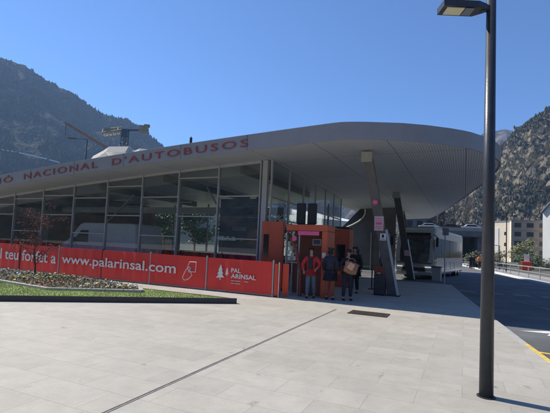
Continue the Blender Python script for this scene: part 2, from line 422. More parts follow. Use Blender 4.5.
mb.build('stone_edging', 'stone', bed, matrix=mi)
def flowers(mcol, leaf, spots, name='flowers'):
    verts = []; faces = []; mi_ = []
    for (x, y, r) in spots:
        h = .17 + rnd.uniform(.03, .10)
        for k in range(7):
            a = rnd.uniform(0, 6.28); q = rnd.uniform(.03, .07); i = len(verts); z = .16 + rnd.uniform(0, .08)
            verts += [(x, y, z), (x + cos(a) * q + .012, y + sin(a) * q, z + .05), (x + cos(a) * q - .012, y + sin(a) * q + .02, z + .05)]; faces.append((i, i + 1, i + 2)); mi_.append(1)
        i = len(verts); ax = V((rnd.uniform(-.5, .5), rnd.uniform(-1, 0), 1)).normalized(); t1 = ax.orthogonal().normalized(); t2 = ax.cross(t1)
        ctr = V((x, y, h)); verts.append(tuple(ctr))
        for k in range(6):
            p = ctr + (t1 * cos(k * pi / 3) + t2 * sin(k * pi / 3)) * r + ax * .008; verts.append(tuple(p))
        for k in range(6): faces.append((i, i + 1 + k, i + 1 + (k + 1) % 6)); mi_.append(0)
    me = bpy.data.meshes.new(name); me.from_pydata([(v[0] - bedpoly[0][0], v[1] - bedpoly[0][1], v[2]) for v in verts], [], faces)
    o = link(name, me, [mcol, leaf], bed)
    for p, q in zip(me.polygons, mi_): p.material_index = q
    tag(o, kind='stuff'); return o
def bedspots(n, smin, smax, omin=-4.2, omax=-1.4):
    out = []
    while len(out) < n:
        s = rnd.uniform(smin, smax); o = rnd.uniform(omin, omax); p = PS(s, o)
        if inside(p, bedpoly): out.append((p[0], p[1], rnd.uniform(.025, .042)))
    return out
flowers('flowerp', 'leafdark', bedspots(60, 9.0, 13, -3.8, -1.3)); flowers('flowerw', 'leafdark', bedspots(80, 8.4, 13))
flowers('flowery', 'leafgreen', bedspots(90, 7.2, 8.9)); flowers('flowero', 'leafred', bedspots(35, 5.4, 6.6))
flowers('flowerw', 'leafgreen', bedspots(30, 3.2, 5.4)); flowers('flowery', 'leafgreen', bedspots(16, 3.4, 5.6))

# leafy ground cover of the bed
vs = []; fs = []
for (x, y, _) in bedspots(1500, 3.2, 13):
    for k in range(4):
        a = rnd.uniform(0, 6.28); q = rnd.uniform(.03, .07); i = len(vs); z = .165 + rnd.uniform(0, .05); x -= 0; u, w = x - bedpoly[0][0], y - bedpoly[0][1]
        vs += [(u, w, z), (u + cos(a) * q + .015, w + sin(a) * q, z + rnd.uniform(.02, .07)), (u + cos(a) * q - .015, w + sin(a) * q + .02, z + rnd.uniform(.02, .07))]; fs.append((i, i + 1, i + 2))
me = bpy.data.meshes.new('ground_cover'); me.from_pydata(vs, [], fs); tag(link('ground_cover', me, 'leafolive', bed), kind='stuff')
# ------------------------------------------------------------------ trees
def tree(name, label, loc, height, crown_r, leafm, barkm='bark', leaves=1500, leaf=.08, cat='tree', group=None, trunk_r=.05, squash=1.0, base=.3, seed=1, twigs=12, clear=.25):
    R = random.Random(seed)
    t = thing(name, label, cat, loc, 0, group)
    mb = MB(); tips = []
    mb.bar((0, 0, 0), (0, 0, height * base), trunk_r, trunk_r * .8, 8); prev = V((0, 0, height * base))
    for i in range(3):
        nx = prev + V((R.uniform(-.1, .1) * crown_r, R.uniform(-.1, .1) * crown_r, height * (.85 - base) / 3)); mb.bar(prev, nx, trunk_r * (.8 - .2 * i), trunk_r * (.6 - .2 * i), 7); tips.append(nx)
        for k in range(twigs // 3):
            a = R.uniform(0, 6.28); st = prev.lerp(nx, R.random()); e = st + V((cos(a) * crown_r * R.uniform(.5, .95), sin(a) * crown_r * R.uniform(.5, .95), height * R.uniform(.05, .25)))
            mid = st.lerp(e, .5) + V((0, 0, -.02 * height)); mb.bar(st, mid, trunk_r * .35, trunk_r * .25, 5); mb.bar(mid, e, trunk_r * .25, trunk_r * .08, 5); tips.append(e); tips.append(mid)
            for q in range(3):
                e2 = mid + (e - mid) * R.random() + V((R.uniform(-.3, .3), R.uniform(-.3, .3), R.uniform(.05, .3))) * crown_r * .8; mb.bar(mid.lerp(e, .4), e2, trunk_r * .15, trunk_r * .05, 4); tips.append(e2)
        prev = nx
    mb.build('trunk', barkm, t)
    if leaves:
        vs = []; fs = []; clump = [R.choice(tips) + V((R.gauss(0, .12), R.gauss(0, .12), R.gauss(0, .1))) * crown_r * 1.3 for _ in range(26)]
        for i in range(leaves):
            c = R.choice(clump); p = c + V((R.gauss(0, 1), R.gauss(0, 1), R.gauss(0, .8 * squash))) * crown_r * .17
            if p.z < height * clear: p.z = height * clear + R.random() * .3
            d = V((R.gauss(0, 1), R.gauss(0, 1), R.gauss(0, 1))).normalized(); e = d.orthogonal().normalized(); sz = leaf * R.uniform(.6, 1.3); j = len(vs)
            vs += [p - d * sz, p + e * sz * .5, p + d * sz, p - e * sz * .5]; fs.append((j, j + 1, j + 2, j + 3))
        me = bpy.data.meshes.new('crown'); me.from_pydata([tuple(v) for v in vs], [], fs); link('crown', me, leafm, t)
    return t
tree('small_tree', 'young thin tree with sparse dark red leaves in the flower bed', (-9.15, 15.9, .15), 2.45, .72, 'leafred', leaves=1500, leaf=.028, trunk_r=.035, base=.15, seed=4, twigs=30, clear=.3)

# ------------------------------------------------------------------ banner fence
ban = thing('banner_fence', 'long red advertising banner on a low fence before the glass hall, with white lettering', 'banner fence', tuple(P(0, 0)), ROT)
def bl(s, off, z): return V((-s, off, z))      # local: x = right along facade, y = back
joints = [0, 2.66, 5.28, 7.84, 10.46, 13.1, 15.72, 18.3, 20.9, 23.5]
for i in range(len(joints) - 1):
    a, b = joints[i], joints[i + 1]
    mb = MB(); nx = 14; zt = lambda s: 1.16 + .006 * s
    cols = []
    for q in range(nx + 1):
        s = a + .035 + (b - a - .07) * q / nx; w = .010 * sin(q * 1.9 + i * 2) + .007 * sin(q * .7 + i) + .004 * sin(q * 4.1)
        cols.append([mb.bm.verts.new((-s, w + dy, z)) for dy, z in ((0, .06), (-.004 + w, .6), (0, zt(s)), (.03, zt(s)), (.03, .06))])
    for q in range(nx):
        for k in range(5): mb.bm.faces.new((cols[q][k], cols[q + 1][k], cols[q + 1][(k + 1) % 5], cols[q][(k + 1) % 5]))
    mb.bm.faces.new(cols[0]); mb.bm.faces.new(cols[-1][::-1])
    mb.build('banner_panel', 'red', ban)
for i, s in enumerate(joints):
    mb = MB(); mb.box((-s, .02, .60), (.045, .06, 1.24 + .012 * s), bev=.006); mb.box((-s, .25, .03), (.08, .5, .05)); mb.build('post', 'darksteel' if i in (3, 5) else 'steel', ban)
mb = MB(); mb.box((-11.8, .05, .05), (23.6, .05, .05)); mb.build('bottom_rail', 'steel', ban)
def on_banner(s0, z0, sl=.006):
    return lambda u, v, w: V((-(s0 - u), -.034 - .006 * w, z0 + v + sl * (s0 - u)))
def btext(body, sl, sr, z0, h, bold=.012, sp=1.0, m='white'):
    return text_on(body, on_banner(sl, z0), sl - sr, h, m, 'lettering', ban, bold, sp)
btext('l teu forfet a', 14.50, 10.58, .42, .50)
btext('www.palarinsal.com', 10.20, 4.0, .36, .50)
btext('PAL', 1.60, 1.22, .70, .155, .02); btext('ARINSAL', 1.60, .62, .505, .155, .02)
mb = MB()
for z, ws in ((.425, (.14, .20, .10, .16)), (.335, (.12, .22))):
    x = -1.60
    for w_ in ws: mb.box((x + w_ / 2, -.022, z), (w_, .006, .028)); x += w_ + .03
mb.build('small_print', 'palepink', ban)
# hand and card icon (outlined)
def outline(pts, r, closed=True, y=-.025):
    mb = MB(); k = len(pts)
    for i in range(k if closed else k - 1):
        a = pts[i]; b = pts[(i + 1) % k]; mb.bar((a[0], y, a[1]), (b[0], y, b[1]), r, n=6)
    return mb
X = -3.42
mb = outline([(X - .08, .72), (X + .02, .98), (X + .32, .98), (X + .30, .62), (X + .12, .62)], .014); mb.build('icon', 'white', ban)
mb = outline([(X - .26, .40), (X - .14, .66), (X + .02, .80), (X + .08, .74), (X - .02, .62), (X + .10, .60), (X + .16, .50), (X + .02, .36), (X - .12, .30), (X - .20, .30)], .014); mb.build('icon', 'white', ban)
# fir tree emblem: two firs of stacked triangles
def fir(x, z, h, w):
    mb = MB()
    for k in range(3):
        zb = z + h * (.12 + .25 * k); ww = w * (1 - .24 * k); yy = -.028 - .003 * k
        pts = [(x - ww / 2, zb), (x + ww / 2, zb + .03), (x + .01, zb + h * .42)]
        a = [mb.bm.verts.new((p[0], yy, p[1])) for p in pts]; b = [mb.bm.verts.new((p[0], -.012, p[1])) for p in pts]
        mb.bm.faces.new(a); mb.bm.faces.new(b[::-1])
        for i in range(3): mb.bm.faces.new((a[i], b[i], b[(i + 1) % 3], a[(i + 1) % 3]))
    mb.box((x, -.02, z + h * .06), (.03, .02, h * .14)); return mb
fir(-2.05, .42, .52, .34).build('emblem', 'white', ban); fir(-1.78, .58, .28, .16).build('emblem', 'white', ban)
# orange return panels at the right end, going back
mb = MB(); mb.box((.16, .14, .58), (.025, .32, 1.06), rz=radians(0)); mb.box((.11, .02, .58), (.12, .03, 1.06)); mb.box((.32, .34, .58), (.20, .03, 1.06), rz=radians(25)); mb.build('return_panel', 'orangered', ban)
mb = MB(); mb.box((.20, .04, .58), (.03, .03, 1.16)); mb.build('post', 'white', ban)

# ------------------------------------------------------------------ the bus station
st = thing('bus_station', 'glass fronted bus station hall under a sweeping grey ribbed canopy with red roof lettering', 'bus station', (0, 0, 0))
def zb(s):       # canopy underside height
    if s <= -2: return 5.34
    return 5.34 - .0445 * (s + 2) - .00130 * (s + 2) ** 2
def zs(s, off): return zb(s) + .045 * min(max(off - .5, 0), 2.5)
outline_pts = [(2.0, 13.42), (3.02, 13.34), (4.03, 13.36), (4.92, 13.54), (5.85, 13.86), (6.75, 14.27), (7.55, 14.8), (8.22, 15.38), (8.8, 16.05), (9.25, 16.85), (9.6, 17.7), (10.05, 19.0), (10.8, 21.2), (11.85, 24.9), (12.84, 28.46), (14.16, 33.16), (15.9, 40.25), (17.4, 47.14)]
op = [SO(*p) for p in outline_pts]
# smooth resample in off
op[0] = (op[0][0], .5)
offs = [.5, .56, .66, .80, 1.0, 1.25, 1.5, 1.9, 2.3, 2.8, 3.4, 4, 4.7, 5.5, 6.4, 7.4, 8.5, 9.7, 11, 12.5, 13.5, 14.3, 15.6, 17, 20, 24, 29, 35]
def s_right(off):
    if off <= .5: return -1.6
    if off < op[1][1]:
        t = (off - .5) / (op[1][1] - .5); return -1.6 + (op[1][0] + 1.6) * math.sqrt(t)
    for i in range(1, len(op) - 1):
        if op[i][1] <= off <= op[i + 1][1]:
            t = (off - op[i][1]) / (op[i + 1][1] - op[i][1]); p0 = op[i - 1][0]; p1 = op[i][0]; p2 = op[i + 1][0]; p3 = op[min(i + 2, len(op) - 1)][0]
            return p1 + (p2 - p1) * t
    return op[-1][0]
SL = 27.0
def s_left(off): return SL if off < 13.5 else max(3.2, SL - (off - 13.5) * 12)
NU = 60
def roofgrid(mb, dz, inset=0):
    rows = []
    for off in offs:
        sr = s_right(off); L = s_left(off); row = []
        for i in range(NU + 1):
            s = sr + (L - sr) * (i / NU) ** 1.3; row.append(mb.bm.verts.new(P(s, off, zs(s, off) + dz)))
        rows.append(row)
    for a, b in zip(rows, rows[1:]):
        for i in range(NU): mb.bm.faces.new((a[i], a[i + 1], b[i + 1], b[i]))
    return rows
TH = .56
mb = MB(); roofgrid(mb, 0); soff = mb.build('soffit', 'soffit', st, True)
mb = MB(); roofgrid(mb, TH - .03); mb.build('roof', 'roofgrey', st, True)
# fascia: panels following the outline
fl = [(SL - (SL + 1.6) * i / 24, .5) for i in range(25)]
fr = []
dense = []
for i in range(len(op) - 1):
    pass
oo = .5
for off in [.5 + .02 * k for k in range(1, 12)] + [.75 + .05 * k for k in range(30)] + [2.3 + .2 * k for k in range(30)] + [8.4 + .6 * k for k in range(44)]:
    if off <= 35: dense.append((s_right(off), off))
fl += dense
mb = MB(); prevv = None
def smooth_path(pts, k=2):
    for _ in range(k):
        pts = [pts[0]] + [((a[0] + 2 * b[0] + c[0]) / 4, (a[1] + 2 * b[1] + c[1]) / 4) for a, b, c in zip(pts, pts[1:], pts[2:])] + [pts[-1]]
    return pts
out = fl
for i, (s, off) in enumerate(out):
    a = out[max(0, i - 1)]; b = out[min(len(out) - 1, i + 1)]; d = V((b[0] - a[0], b[1] - a[1])).normalized(); nrm = (-d.y, d.x)
    sg = 1 if nrm[1] < 0 or (abs(nrm[1]) < .2 and nrm[0] < 0) else -1
    def q(e, dz): return mb.bm.verts.new(P(s + nrm[0] * e * sg, off + nrm[1] * e * sg, zs(s, off) + dz))
    cur = [q(.0, -.02), q(.02, -.02), q(.045, TH), q(.043, TH + .01), q(-.14, TH + .01), q(-.14, .02)]
    if prevv:
        for k in range(6): mb.bm.faces.new((prevv[k], cur[k], cur[(k + 1) % 6], prevv[(k + 1) % 6]))
    prevv = cur
fascia = mb.build('fascia', 'fascia', st)
# joints on the fascia
for s in [SL - 1.5 - 3.0 * k for k in range(9)]:
    mb = MB(); mb.beam(P(s, .478, zb(s) + .0), P(s, .452, zb(s) + TH), .012, .006); mb.build('fascia_joint', 'darksteel', st)
# lettering on the fascia
def on_fascia(s0, dz):
    return lambda u, v, w: P(s0 - u, .5 - .032 - .028 * ((dz + v) / TH) - .02 * w, zb(s0 - u) + dz + v)
def ftext(body, sl, sr, dz=.12, h=.29, bold=.0, sp=1.25): return text_on(body, on_fascia(sl, dz), sl - sr, h, 'letterred', 'lettering', st, bold, sp)
ftext('ESTACIÓ', 19.4, 14.85, .11, .36)
ftext('NACIONAL', 13.98, 9.02); ftext("D'AUTOBUSOS", 8.15, 1.45)

# front facade
GO = 2.6; MS = [1.95, 4.0, 6.14, 8.31, 10.58, 12.96, 15.37, 17.82, 20.3, 22.8, 25.3]
ztop = lambda s: zs(s, GO) - .02
for s in MS:
    mb = MB(); z = ztop(s); mb.box(P(s, GO, z / 2), (.055, .14, z), rz=ROT); mb.build('mullion', 'steel', st)
mb = MB()
for a, b in zip(MS, MS[1:]): mb.beam(P(a + .028, GO, ztop(a) - .03), P(b - .028, GO, ztop(b) - .03), .06, .12)
mb.build('head_frame', 'steel', st)
for i, (a, b) in enumerate(zip(MS, MS[1:])):
    mb = MB(); c = [P(a + .028, GO, .05), P(b - .028, GO, .05), P(b - .028, GO, ztop(b) - .06), P(a + .028, GO, ztop(a) - .06)]; mb.face(c)
    w = mb.build('window', 'glass', st)
    zz = (3.75, 1.93) if i % 2 == 0 else (min(ztop(b) - .35, 4.6), 2.86)
    for z in zz: mb = MB(); mb.box(P((a + b) / 2, GO, z), (b - a - .06, .10, .05), rz=ROT); mb.build('transom', 'steel', w)
mb = MB(); mb.box(P(1.74, GO + .02, 2.62), (.22, .2, 5.22), rz=ROT); mb.build('corner_post', 'steel', st)
mb = MB(); mb.box(P(13.5, GO, .1), (23.6, .2, .2), rz=ROT); mb.build('plinth', 'darkconcrete', st)
# side facade
SD = V((.375, .927, 0)); SC = P(1.5, GO + .1)
sang = math.atan2(SD.y, SD.x)
def SP(t, z=0): return V((SC.x + SD.x * t, SC.y + SD.y * t, z))
SH = 5.32
for k in range(7):
    mb = MB(); mb.box(SP(k * 2.15, SH / 2), (.14, .055, SH), rz=sang); mb.build('mullion', 'steel', st)
for k in range(6):
    a, b = k * 2.15 + .03, (k + 1) * 2.15 - .03
    mb = MB(); mb.face([SP(a, .05), SP(b, .05), SP(b, SH), SP(a, SH)]); w = mb.build('window', 'glass', st)
    for z in (SH - .05, 3.75, 2.86): mb = MB(); mb.box(SP((a + b) / 2, z), (b - a, .08, .06), rz=sang); mb.build('transom', 'steel', w)
# interior: braces, floor fittings, rear frame
for a, b, za, z2, of in ((3.9, 2.5, 2.9, 4.75, 4.6), (6.0, 4.7, 4.5, 2.7, 4.6), (11.2, 13.4, 4.2, 2.4, 5.0)):
    mb = MB(); mb.bar(P(a, of, za), P(b, of, z2), .045); mb.build('brace', 'steel', st)
for s in (8, 13, 18, 23):
    mb = MB(); mb.bar(P(s, 11.5, 0), P(s, 11.5, zs(s, 11) - .0), .14, n=14); mb.build('pillar', 'concrete', st)
mb = MB(); mb.box(P(14, 12.2, .55), (25.0, .2, 1.1), rz=ROT); mb.build('rear_wall', 'concrete', st)
for k in range(9):
    mb = MB(); mb.box(P(2.0 + 3 * k, 12.2, 2.8), (.1, .1, 3.4 if k else 3.4), rz=ROT); mb.build('mullion', 'steel', st)
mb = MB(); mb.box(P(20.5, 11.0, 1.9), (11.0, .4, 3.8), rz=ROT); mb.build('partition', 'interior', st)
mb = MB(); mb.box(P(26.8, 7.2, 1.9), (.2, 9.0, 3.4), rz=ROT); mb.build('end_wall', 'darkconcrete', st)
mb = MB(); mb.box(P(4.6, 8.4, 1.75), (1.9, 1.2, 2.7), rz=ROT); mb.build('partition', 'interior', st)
mb = MB()
for (s, o, z, L) in ((12.5, 5.6, 4.0, 1.4), (15.4, 5.5, 3.35, .9), (9.8, 6, 4.2, 1.6), (7.6, 6, 4.35, 1.6), (14, 8, 3.9, 1.4), (10.5, 8.5, 4.2, 1.4)): mb.box(P(s, o, z), (L, .12, .05), rz=ROT)
mb.build('ceiling_light', 'white', st)
mb = MB(); mb.box(P(11, 7.2, 3.55), (17, .5, .35), rz=ROT); mb.build('duct', 'steel', st)
mb = MB()
for k in range(5): mb.box(P(3 + 4.2 * k, 7, zs(3 + 4.2 * k, 7) - .24), (.16, 8.4, .36), rz=ROT)
mb.build('roof_beam', 'darksteel', st)

# canopy columns (they carry the roof: parts of the station)
def column(base, top, wb, wt, cap):
    base = V(base); top = V(top); d = top - base
    mb = MB(); vs = []
    ax = V((cos(ROT), sin(ROT), 0)); ay = V((-sin(ROT), cos(ROT), 0))
    for p, w in ((base, wb), (top, wt)):
        vs.append([mb.bm.verts.new(p + ax * (sx * w / 2) + ay * (sy * w * .3)) for sx, sy in ((-1, -1), (1, -1), (1, 1), (-1, 1))])
    a, b = vs; mb.bm.faces.new(a[::-1]); mb.bm.faces.new(b)
    for i in range(4): mb.bm.faces.new((a[i], a[(i + 1) % 4], b[(i + 1) % 4], b[i]))
    bmesh.ops.bevel(mb.bm, geom=mb.bm.edges[:], offset=.015, segments=2, affect='EDGES')
    col = mb.build('column', 'column', st)
    mb = MB(); mb.box(top + V((0, 0, -.14)) - d.normalized() * .04, (cap, .34, .38), rz=ROT, bev=.01); mb.build('column_cap', 'cap', col)
    mb = MB(); mb.beam(base + ax * (wb * .56) + V((0, 0, .01)), base.lerp(top, .47) + ax * (wb * .56), .05, .12); mb.build('lit_edge', 'steel', col)  # paler strip paints the light caught on the column's right side
    mb = MB(); mb.box(base + V((0, 0, .02)), (wb + .22, .42, .04), rz=ROT); mb.build('base_plate', 'darksteel', col)
    return col
column((4.62, 15.83, 0), (3.34, 15.15, 5.33), .34, .34, .40)
column((9.05, 27.0, -.1), (7.62, 25.9, 5.45), .40, .40, .44)
column((13.2, 38.5, -.1), (11.6, 37.5, 5.45), .40, .44, .46)
# service boxes / luminaires hanging below the soffit and the white rimmed end of the canopy
endc = []
mb = MB()
E0 = V((5.55, 36, 0)); ex = V((.93, -.36, 0)).normalized()
hole = [(0, 5.45), (0, 3.35), (.25, 3.45), (1.0, 3.75), (1.7, 4.1), (2.15, 4.5), (2.35, 4.9), (2.3, 5.25), (2.1, 5.45)]
rim = [(.15, 3.38), (.7, 3.58), (1.3, 3.86), (1.8, 4.16), (2.15, 4.5), (2.32, 4.85), (2.30, 5.2)]
outer = [(0, 3.35), (0, 0), (4.9, 0), (4.9, 5.45), (2.1, 5.45), (2.3, 5.2)] + [(2.32, 4.85), (2.15, 4.5), (1.8, 4.16), (1.3, 3.86), (.7, 3.58), (.15, 3.38)]
fr_ = [mb.bm.verts.new(E0 + ex * x + V((0, 0, z))) for x, z in outer]; bk_ = [mb.bm.verts.new(E0 + ex * x + V((.05, .15, z))) for x, z in outer]
mb.bm.faces.new(fr_); mb.bm.faces.new(bk_[::-1])
for i in range(len(outer)): mb.bm.faces.new((fr_[i], bk_[i], bk_[(i + 1) % len(outer)], fr_[(i + 1) % len(outer)]))
bmesh.ops.triangulate(mb.bm, faces=mb.bm.faces[:])
ew = mb.build('end_wall', 'darkconcrete', st)
mb = MB()
for a, b in zip(rim, rim[1:]): mb.bar(E0 + ex * a[0] + V((0, -.06, a[1])), E0 + ex * b[0] + V((0, -.06, b[1])), .06, n=8)
mb.build('rim', 'white', ew)  # white tube stands in for the sunlit edge of the canopy opening
mb = MB()
for k in range(3): mb.box(E0 + ex * (2.9 + .75 * k) + V((-.02, -.08, 1.6)), (.08, .1, 3.2), rz=math.atan2(ex.y, ex.x))
mb.build('frame', 'steel', ew)

# roof furniture
ant = thing('roof_antenna', 'small antenna mast with guy wires on the roof above the lettering', 'antenna', (-4.33, 20, zb(6) + TH - .05))
mb = MB(); mb.bar((0, 0, 0), (0, 0, 1.5), .03, .02); mb.box((0, 0, 1.3), (.12, .05, .3)); mb.build('mast', 'darksteel', ant)
mb = MB(); mb.bar((0, 0, 1.05), (3.4, -1.5, .18), .008, n=4); mb.bar((0, 0, 1.05), (-3.0, 1.3, -.2), .008, n=4); mb.build('guy_wire', 'darksteel', ant)

# dark poster in the corner window
po = thing('window_poster', 'dark blue picture poster filling the lower panes of the corner window', 'poster', tuple(P(2.97, GO + .12, 0)), ROT)
mb = MB(); mb.box((0, 0, 2.84), (1.92, .03, 1.62)); mb.build('poster_sheet', 'bluescreen', po)
mb = MB(); mb.box((0, 0, 1.15), (1.92, .03, 1.4)); mb.build('poster_sheet', 'bluescreen', po)
mb = MB(); mb.box((0, -.02, 2.86), (1.86, .02, .03)); mb.box((.05, -.02, 2.35), (.7, .01, .16)); mb.build('poster_stripe', 'ledgrey', po)

# ------------------------------------------------------------------ van behind the glass
def wheel(parent, x, y, r, w, name='wheel'):
    mb = MB(); mb.bar((x - w / 2, y, r), (x + w / 2, y, r), r, n=28); wh = mb.build(name, 'rubber', parent, False)
    mb = MB(); mb.bar((x - w / 2 - .01, y, r), (x + w / 2 + .01, y, r), r * .62, n=24); mb.bar((x - w / 2 - .03, y, r), (x + w / 2 + .03, y, r), r * .2, n=12); mb.build('rim', 'chrome', wh)
vn = thing('parked_van', 'white panel van parked behind the hall glass, its nose to the left', 'van', tuple(P(11.9, 4.2, 0)), ROT - pi / 2)
# local: y = towards the nose (left), x to camera side
VL = 5.6
prof = [(-VL / 2 + .05, .35), (-VL / 2, 1.2), (-VL / 2 + .1, 2.42), (-VL / 2 + .3, 2.5), (1.0, 2.5), (1.25, 2.42), (1.95, 1.55), (2.65, 1.28), (2.78, .95), (2.8, .4)]
# nose must point left along the facade: rotate so +y -> left
vn.rotation_euler = (0, 0, math.atan2(DY, DX) - pi / 2)
mb = MB(); mb.side_prism(prof, -1.0, 1.0, .07); mb.build('body', 'vanwhite', vn)
for sx in (-1, 1):
    mb = MB(); mb.side_prism([(.55, 1.45), (.55, 2.1), (1.1, 2.1), (1.72, 1.45)], sx * 1.003 - .004, sx * 1.003 + .004); mb.build('side_window', 'busglass', vn)
    mb = MB(); mb.box((sx * 1.12, 1.55, 1.55), (.2, .12, .32), bev=.03); mb.build('mirror', 'black', vn)
    mb = MB(); mb.box((sx * .72, 2.74, .98), (.36, .1, .2), bev=.03); mb.build('headlight', 'headlight', vn)
    mb = MB(); mb.box((sx * 1.005, -1.0, 1.0), (.01, 3.2, .04)); mb.build('rub_strip', 'black', vn)
    for y in (-1.75, 1.85): wheel(vn, sx * .86, y, .36, .24)
mb = MB(); d = V((0, 1.95 - 1.25, 1.55 - 2.42)); mb.box((0, 1.62, 2.0), (1.7, .02, 1.0), rot=Matrix.Rotation(math.atan2(.7, .87), 3, 'X')); mb.build('windscreen', 'cap', vn)  # pale opaque colour stands in for sun glare on the van's glass
mb = MB(); mb.box((0, 2.78, .5), (1.95, .12, .28), bev=.04); mb.build('bumper', 'black', vn)

# ------------------------------------------------------------------ kiosk, orange
kk = thing('orange_kiosk', 'orange framed kiosk with glass front and pink strip under the canopy, beside the banner end', 'kiosk', tuple(P(.02, 1.0)), ROT)
KW = 1.55; KH = 2.50
mb = MB()
mb.box((KW / 2, .45, KH - .11), (KW, .9, .22), bev=.02); mb.build('roof', 'orange', kk)
mb = MB(); mb.box((KW - .10, .45, (KH - .22) / 2), (.20, .89, KH - .224), bev=.015); mb.build('side_wall', 'orange', kk)
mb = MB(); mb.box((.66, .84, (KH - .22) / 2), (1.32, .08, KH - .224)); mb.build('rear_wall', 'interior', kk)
mb = MB(); mb.side_prism([(.38, 0), (.40, .9), (.62, 1.6), (1.06, 2.2), (1.16, 2.2), (.72, 1.57), (.50, .88), (.48, 0)], 0, .06); mb.build('curved_rib', 'rust', kk, matrix=Matrix.Translation((.50, -.1, 0)) @ Matrix.Rotation(radians(70), 4, 'Z') @ Matrix.Translation((0, -.6, 0)))
mb = MB(); mb.face([(.05, .02, .1), (.50, .02, .1), (.50, .02, KH - .3), (.05, .02, KH - .3)]); kg = mb.build('glass_panel', 'glasslight', kk)
mb = MB()
for x in (.025, .27, .52): mb.box((x, .02, (KH - .28) / 2), (.04, .05, KH - .29))
mb.box((.27, .02, 1.15), (.44, .05, .035)); mb.build('frame', 'cap', kg)
mb = MB(); mb.box((.86, -.012, KH - .30), (.78, .02, .14)); mb.build('pink_strip', 'pink', kk)
mb = MB(); mb.box((1.08, .3, 1.90), (.32, .05, .22), bev=.01); mo = mb.build('monitor', 'steel', kk)
mb = MB(); mb.box((1.08, .272, 1.90), (.27, .006, .17)); mb.build('screen', 'bluescreen', mo)
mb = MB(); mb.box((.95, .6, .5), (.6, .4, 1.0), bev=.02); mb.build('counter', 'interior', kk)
mb = MB(); mb.box((KW - .10, -.012, 1.45), (.13, .012, .18)); mb.build('notice', 'white', kk)
mb = MB(); mb.box((KW - .10, -.012, 1.15), (.12, .014, .10)); mb.box((KW - .10, -.02, 1.0), (.10, .02, .02)); mb.build('ticket_slot', 'darksteel', kk)
mb = MB(); mb.bar((.33, -.01, 2.0), (.33, .005, 2.0), .09, n=20); mb.build('round_sticker', 'pink', kk)
for k in range(5):
    pass
mb = MB()
for k, (x, z) in enumerate(((.12, 1.75), (.2, 1.62), (.1, 1.5), (.24, 1.4), (.14, 1.28), (.36, 1.72), (.4, 1.5), (.34, 1.3))): mb.box((x, .045, z), (.10, .008, .14))
mb.build('leaflet', 'white', kk)
k2 = thing('orange_partition', 'plain orange wall panel standing left of the kiosk behind the banner', 'partition', tuple(P(1.45, 2.0)), ROT)
mb = MB(); mb.box((.45, 0, 1.33), (.92, .16, 2.66), bev=.015); mb.build('panel', 'orange', k2)
mb = MB(); mb.box((.45, 0, .05), (1.0, .3, .1)); mb.build('foot', 'darksteel', k2)
mb = MB(); mb.box((.2, -.09, 1.7), (.22, .02, .9)); mb.build('side_window', 'busglass', k2)
k3 = thing('orange_ticket_booth', 'narrow orange booth standing farther back behind the kiosk', 'booth', (3.05, 18.6, 0), sang - pi / 2)
mb = MB(); mb.box((.02, .4, 1.30), (.72, .9, 2.6), bev=.02); mb.build('body', 'orange', k3)
mb = MB(); mb.box((0, -.06, 1.5), (.4, .02, .8)); mb.build('window', 'busglass', k3)
mb = MB(); mb.box((0, .4, 2.68), (.7, 1.0, .06)); mb.build('roof', 'darksteel', k3)
tv = thing('display_screens', 'pair of black display screens back to back on top of the orange kiosk', 'display', tuple(P(-.42, 1.75, KH)), ROT)
mb = MB(); mb.box((-.18, 0, .45), (.34, .12, .78), bev=.02); mb.box((.24, .05, .45), (.34, .12, .78), bev=.02); mb.build('casing', 'black', tv)
mb = MB(); mb.box((.03, .03, .03), (.6, .3, .06)); mb.build('stand', 'darksteel', tv)

# ------------------------------------------------------------------ signs on the columns
def oncol(z, u=0.0):
    t = z / 5.33; c = V((4.62, 15.83, 0)).lerp(V((3.34, 15.15, 5.33)), t); return tuple(c + V((cos(ROT), sin(ROT), 0)) * u - V((-sin(ROT), cos(ROT), 0)) * .17)
def sign(name, label, loc, build, rz=ROT):
    t = thing(name, label, 'sign', loc, rz); build(t); return t
def f1(t):
    mb = MB(); mb.bar((0, 0, 0), (0, -.015, 0), .105, n=24); mb.build('disc', 'pink', t)
    mb = MB(); mb.box((0, -.02, 0), (.11, .006, .03)); mb.build('bar_mark', 'palepink', t)
sign('round_sign', 'small round pink sign high on the front canopy column', oncol(3.50, .0), f1)
def f2(t):
    mb = MB(); mb.box((0, 0, 0), (.34, .02, .54), bev=.004); mb.build('board', 'palepink', t)
    mb = MB()
    for z in (.18, .10, -.12, -.18): mb.box((0, -.014, z), (.24, .006, .02))
    mb.box((0, -.014, 0), (.22, .006, .09)); mb.build('print', 'pink', t)
sign('notice_sign', 'pale pink rectangular notice on the front canopy column under the round sign', oncol(2.72), f2)
def f3(t):
    mb = MB(); mb.box((0, 0, 0), (.22, .02, .26), bev=.004); mb.build('board', 'white', t)
    mb = MB(); mb.box((0, -.013, .03), (.08, .005, .12)); mb.box((0, -.013, -.08), (.14, .005, .02)); mb.build('print', 'navy', t)
sign('notice_sign', 'small white notice with dark figure, lowest sign on the front canopy column', oncol(2.22, .06), f3)
def f4(t):
    mb = MB(); mb.box((0, 0, 0), (.36, .02, .36), bev=.004); mb.build('board', 'palepink', t)
sign('notice_sign', 'square pale notice on the second canopy column in front of the coach', (8.57, 26.4, 1.63), f4)
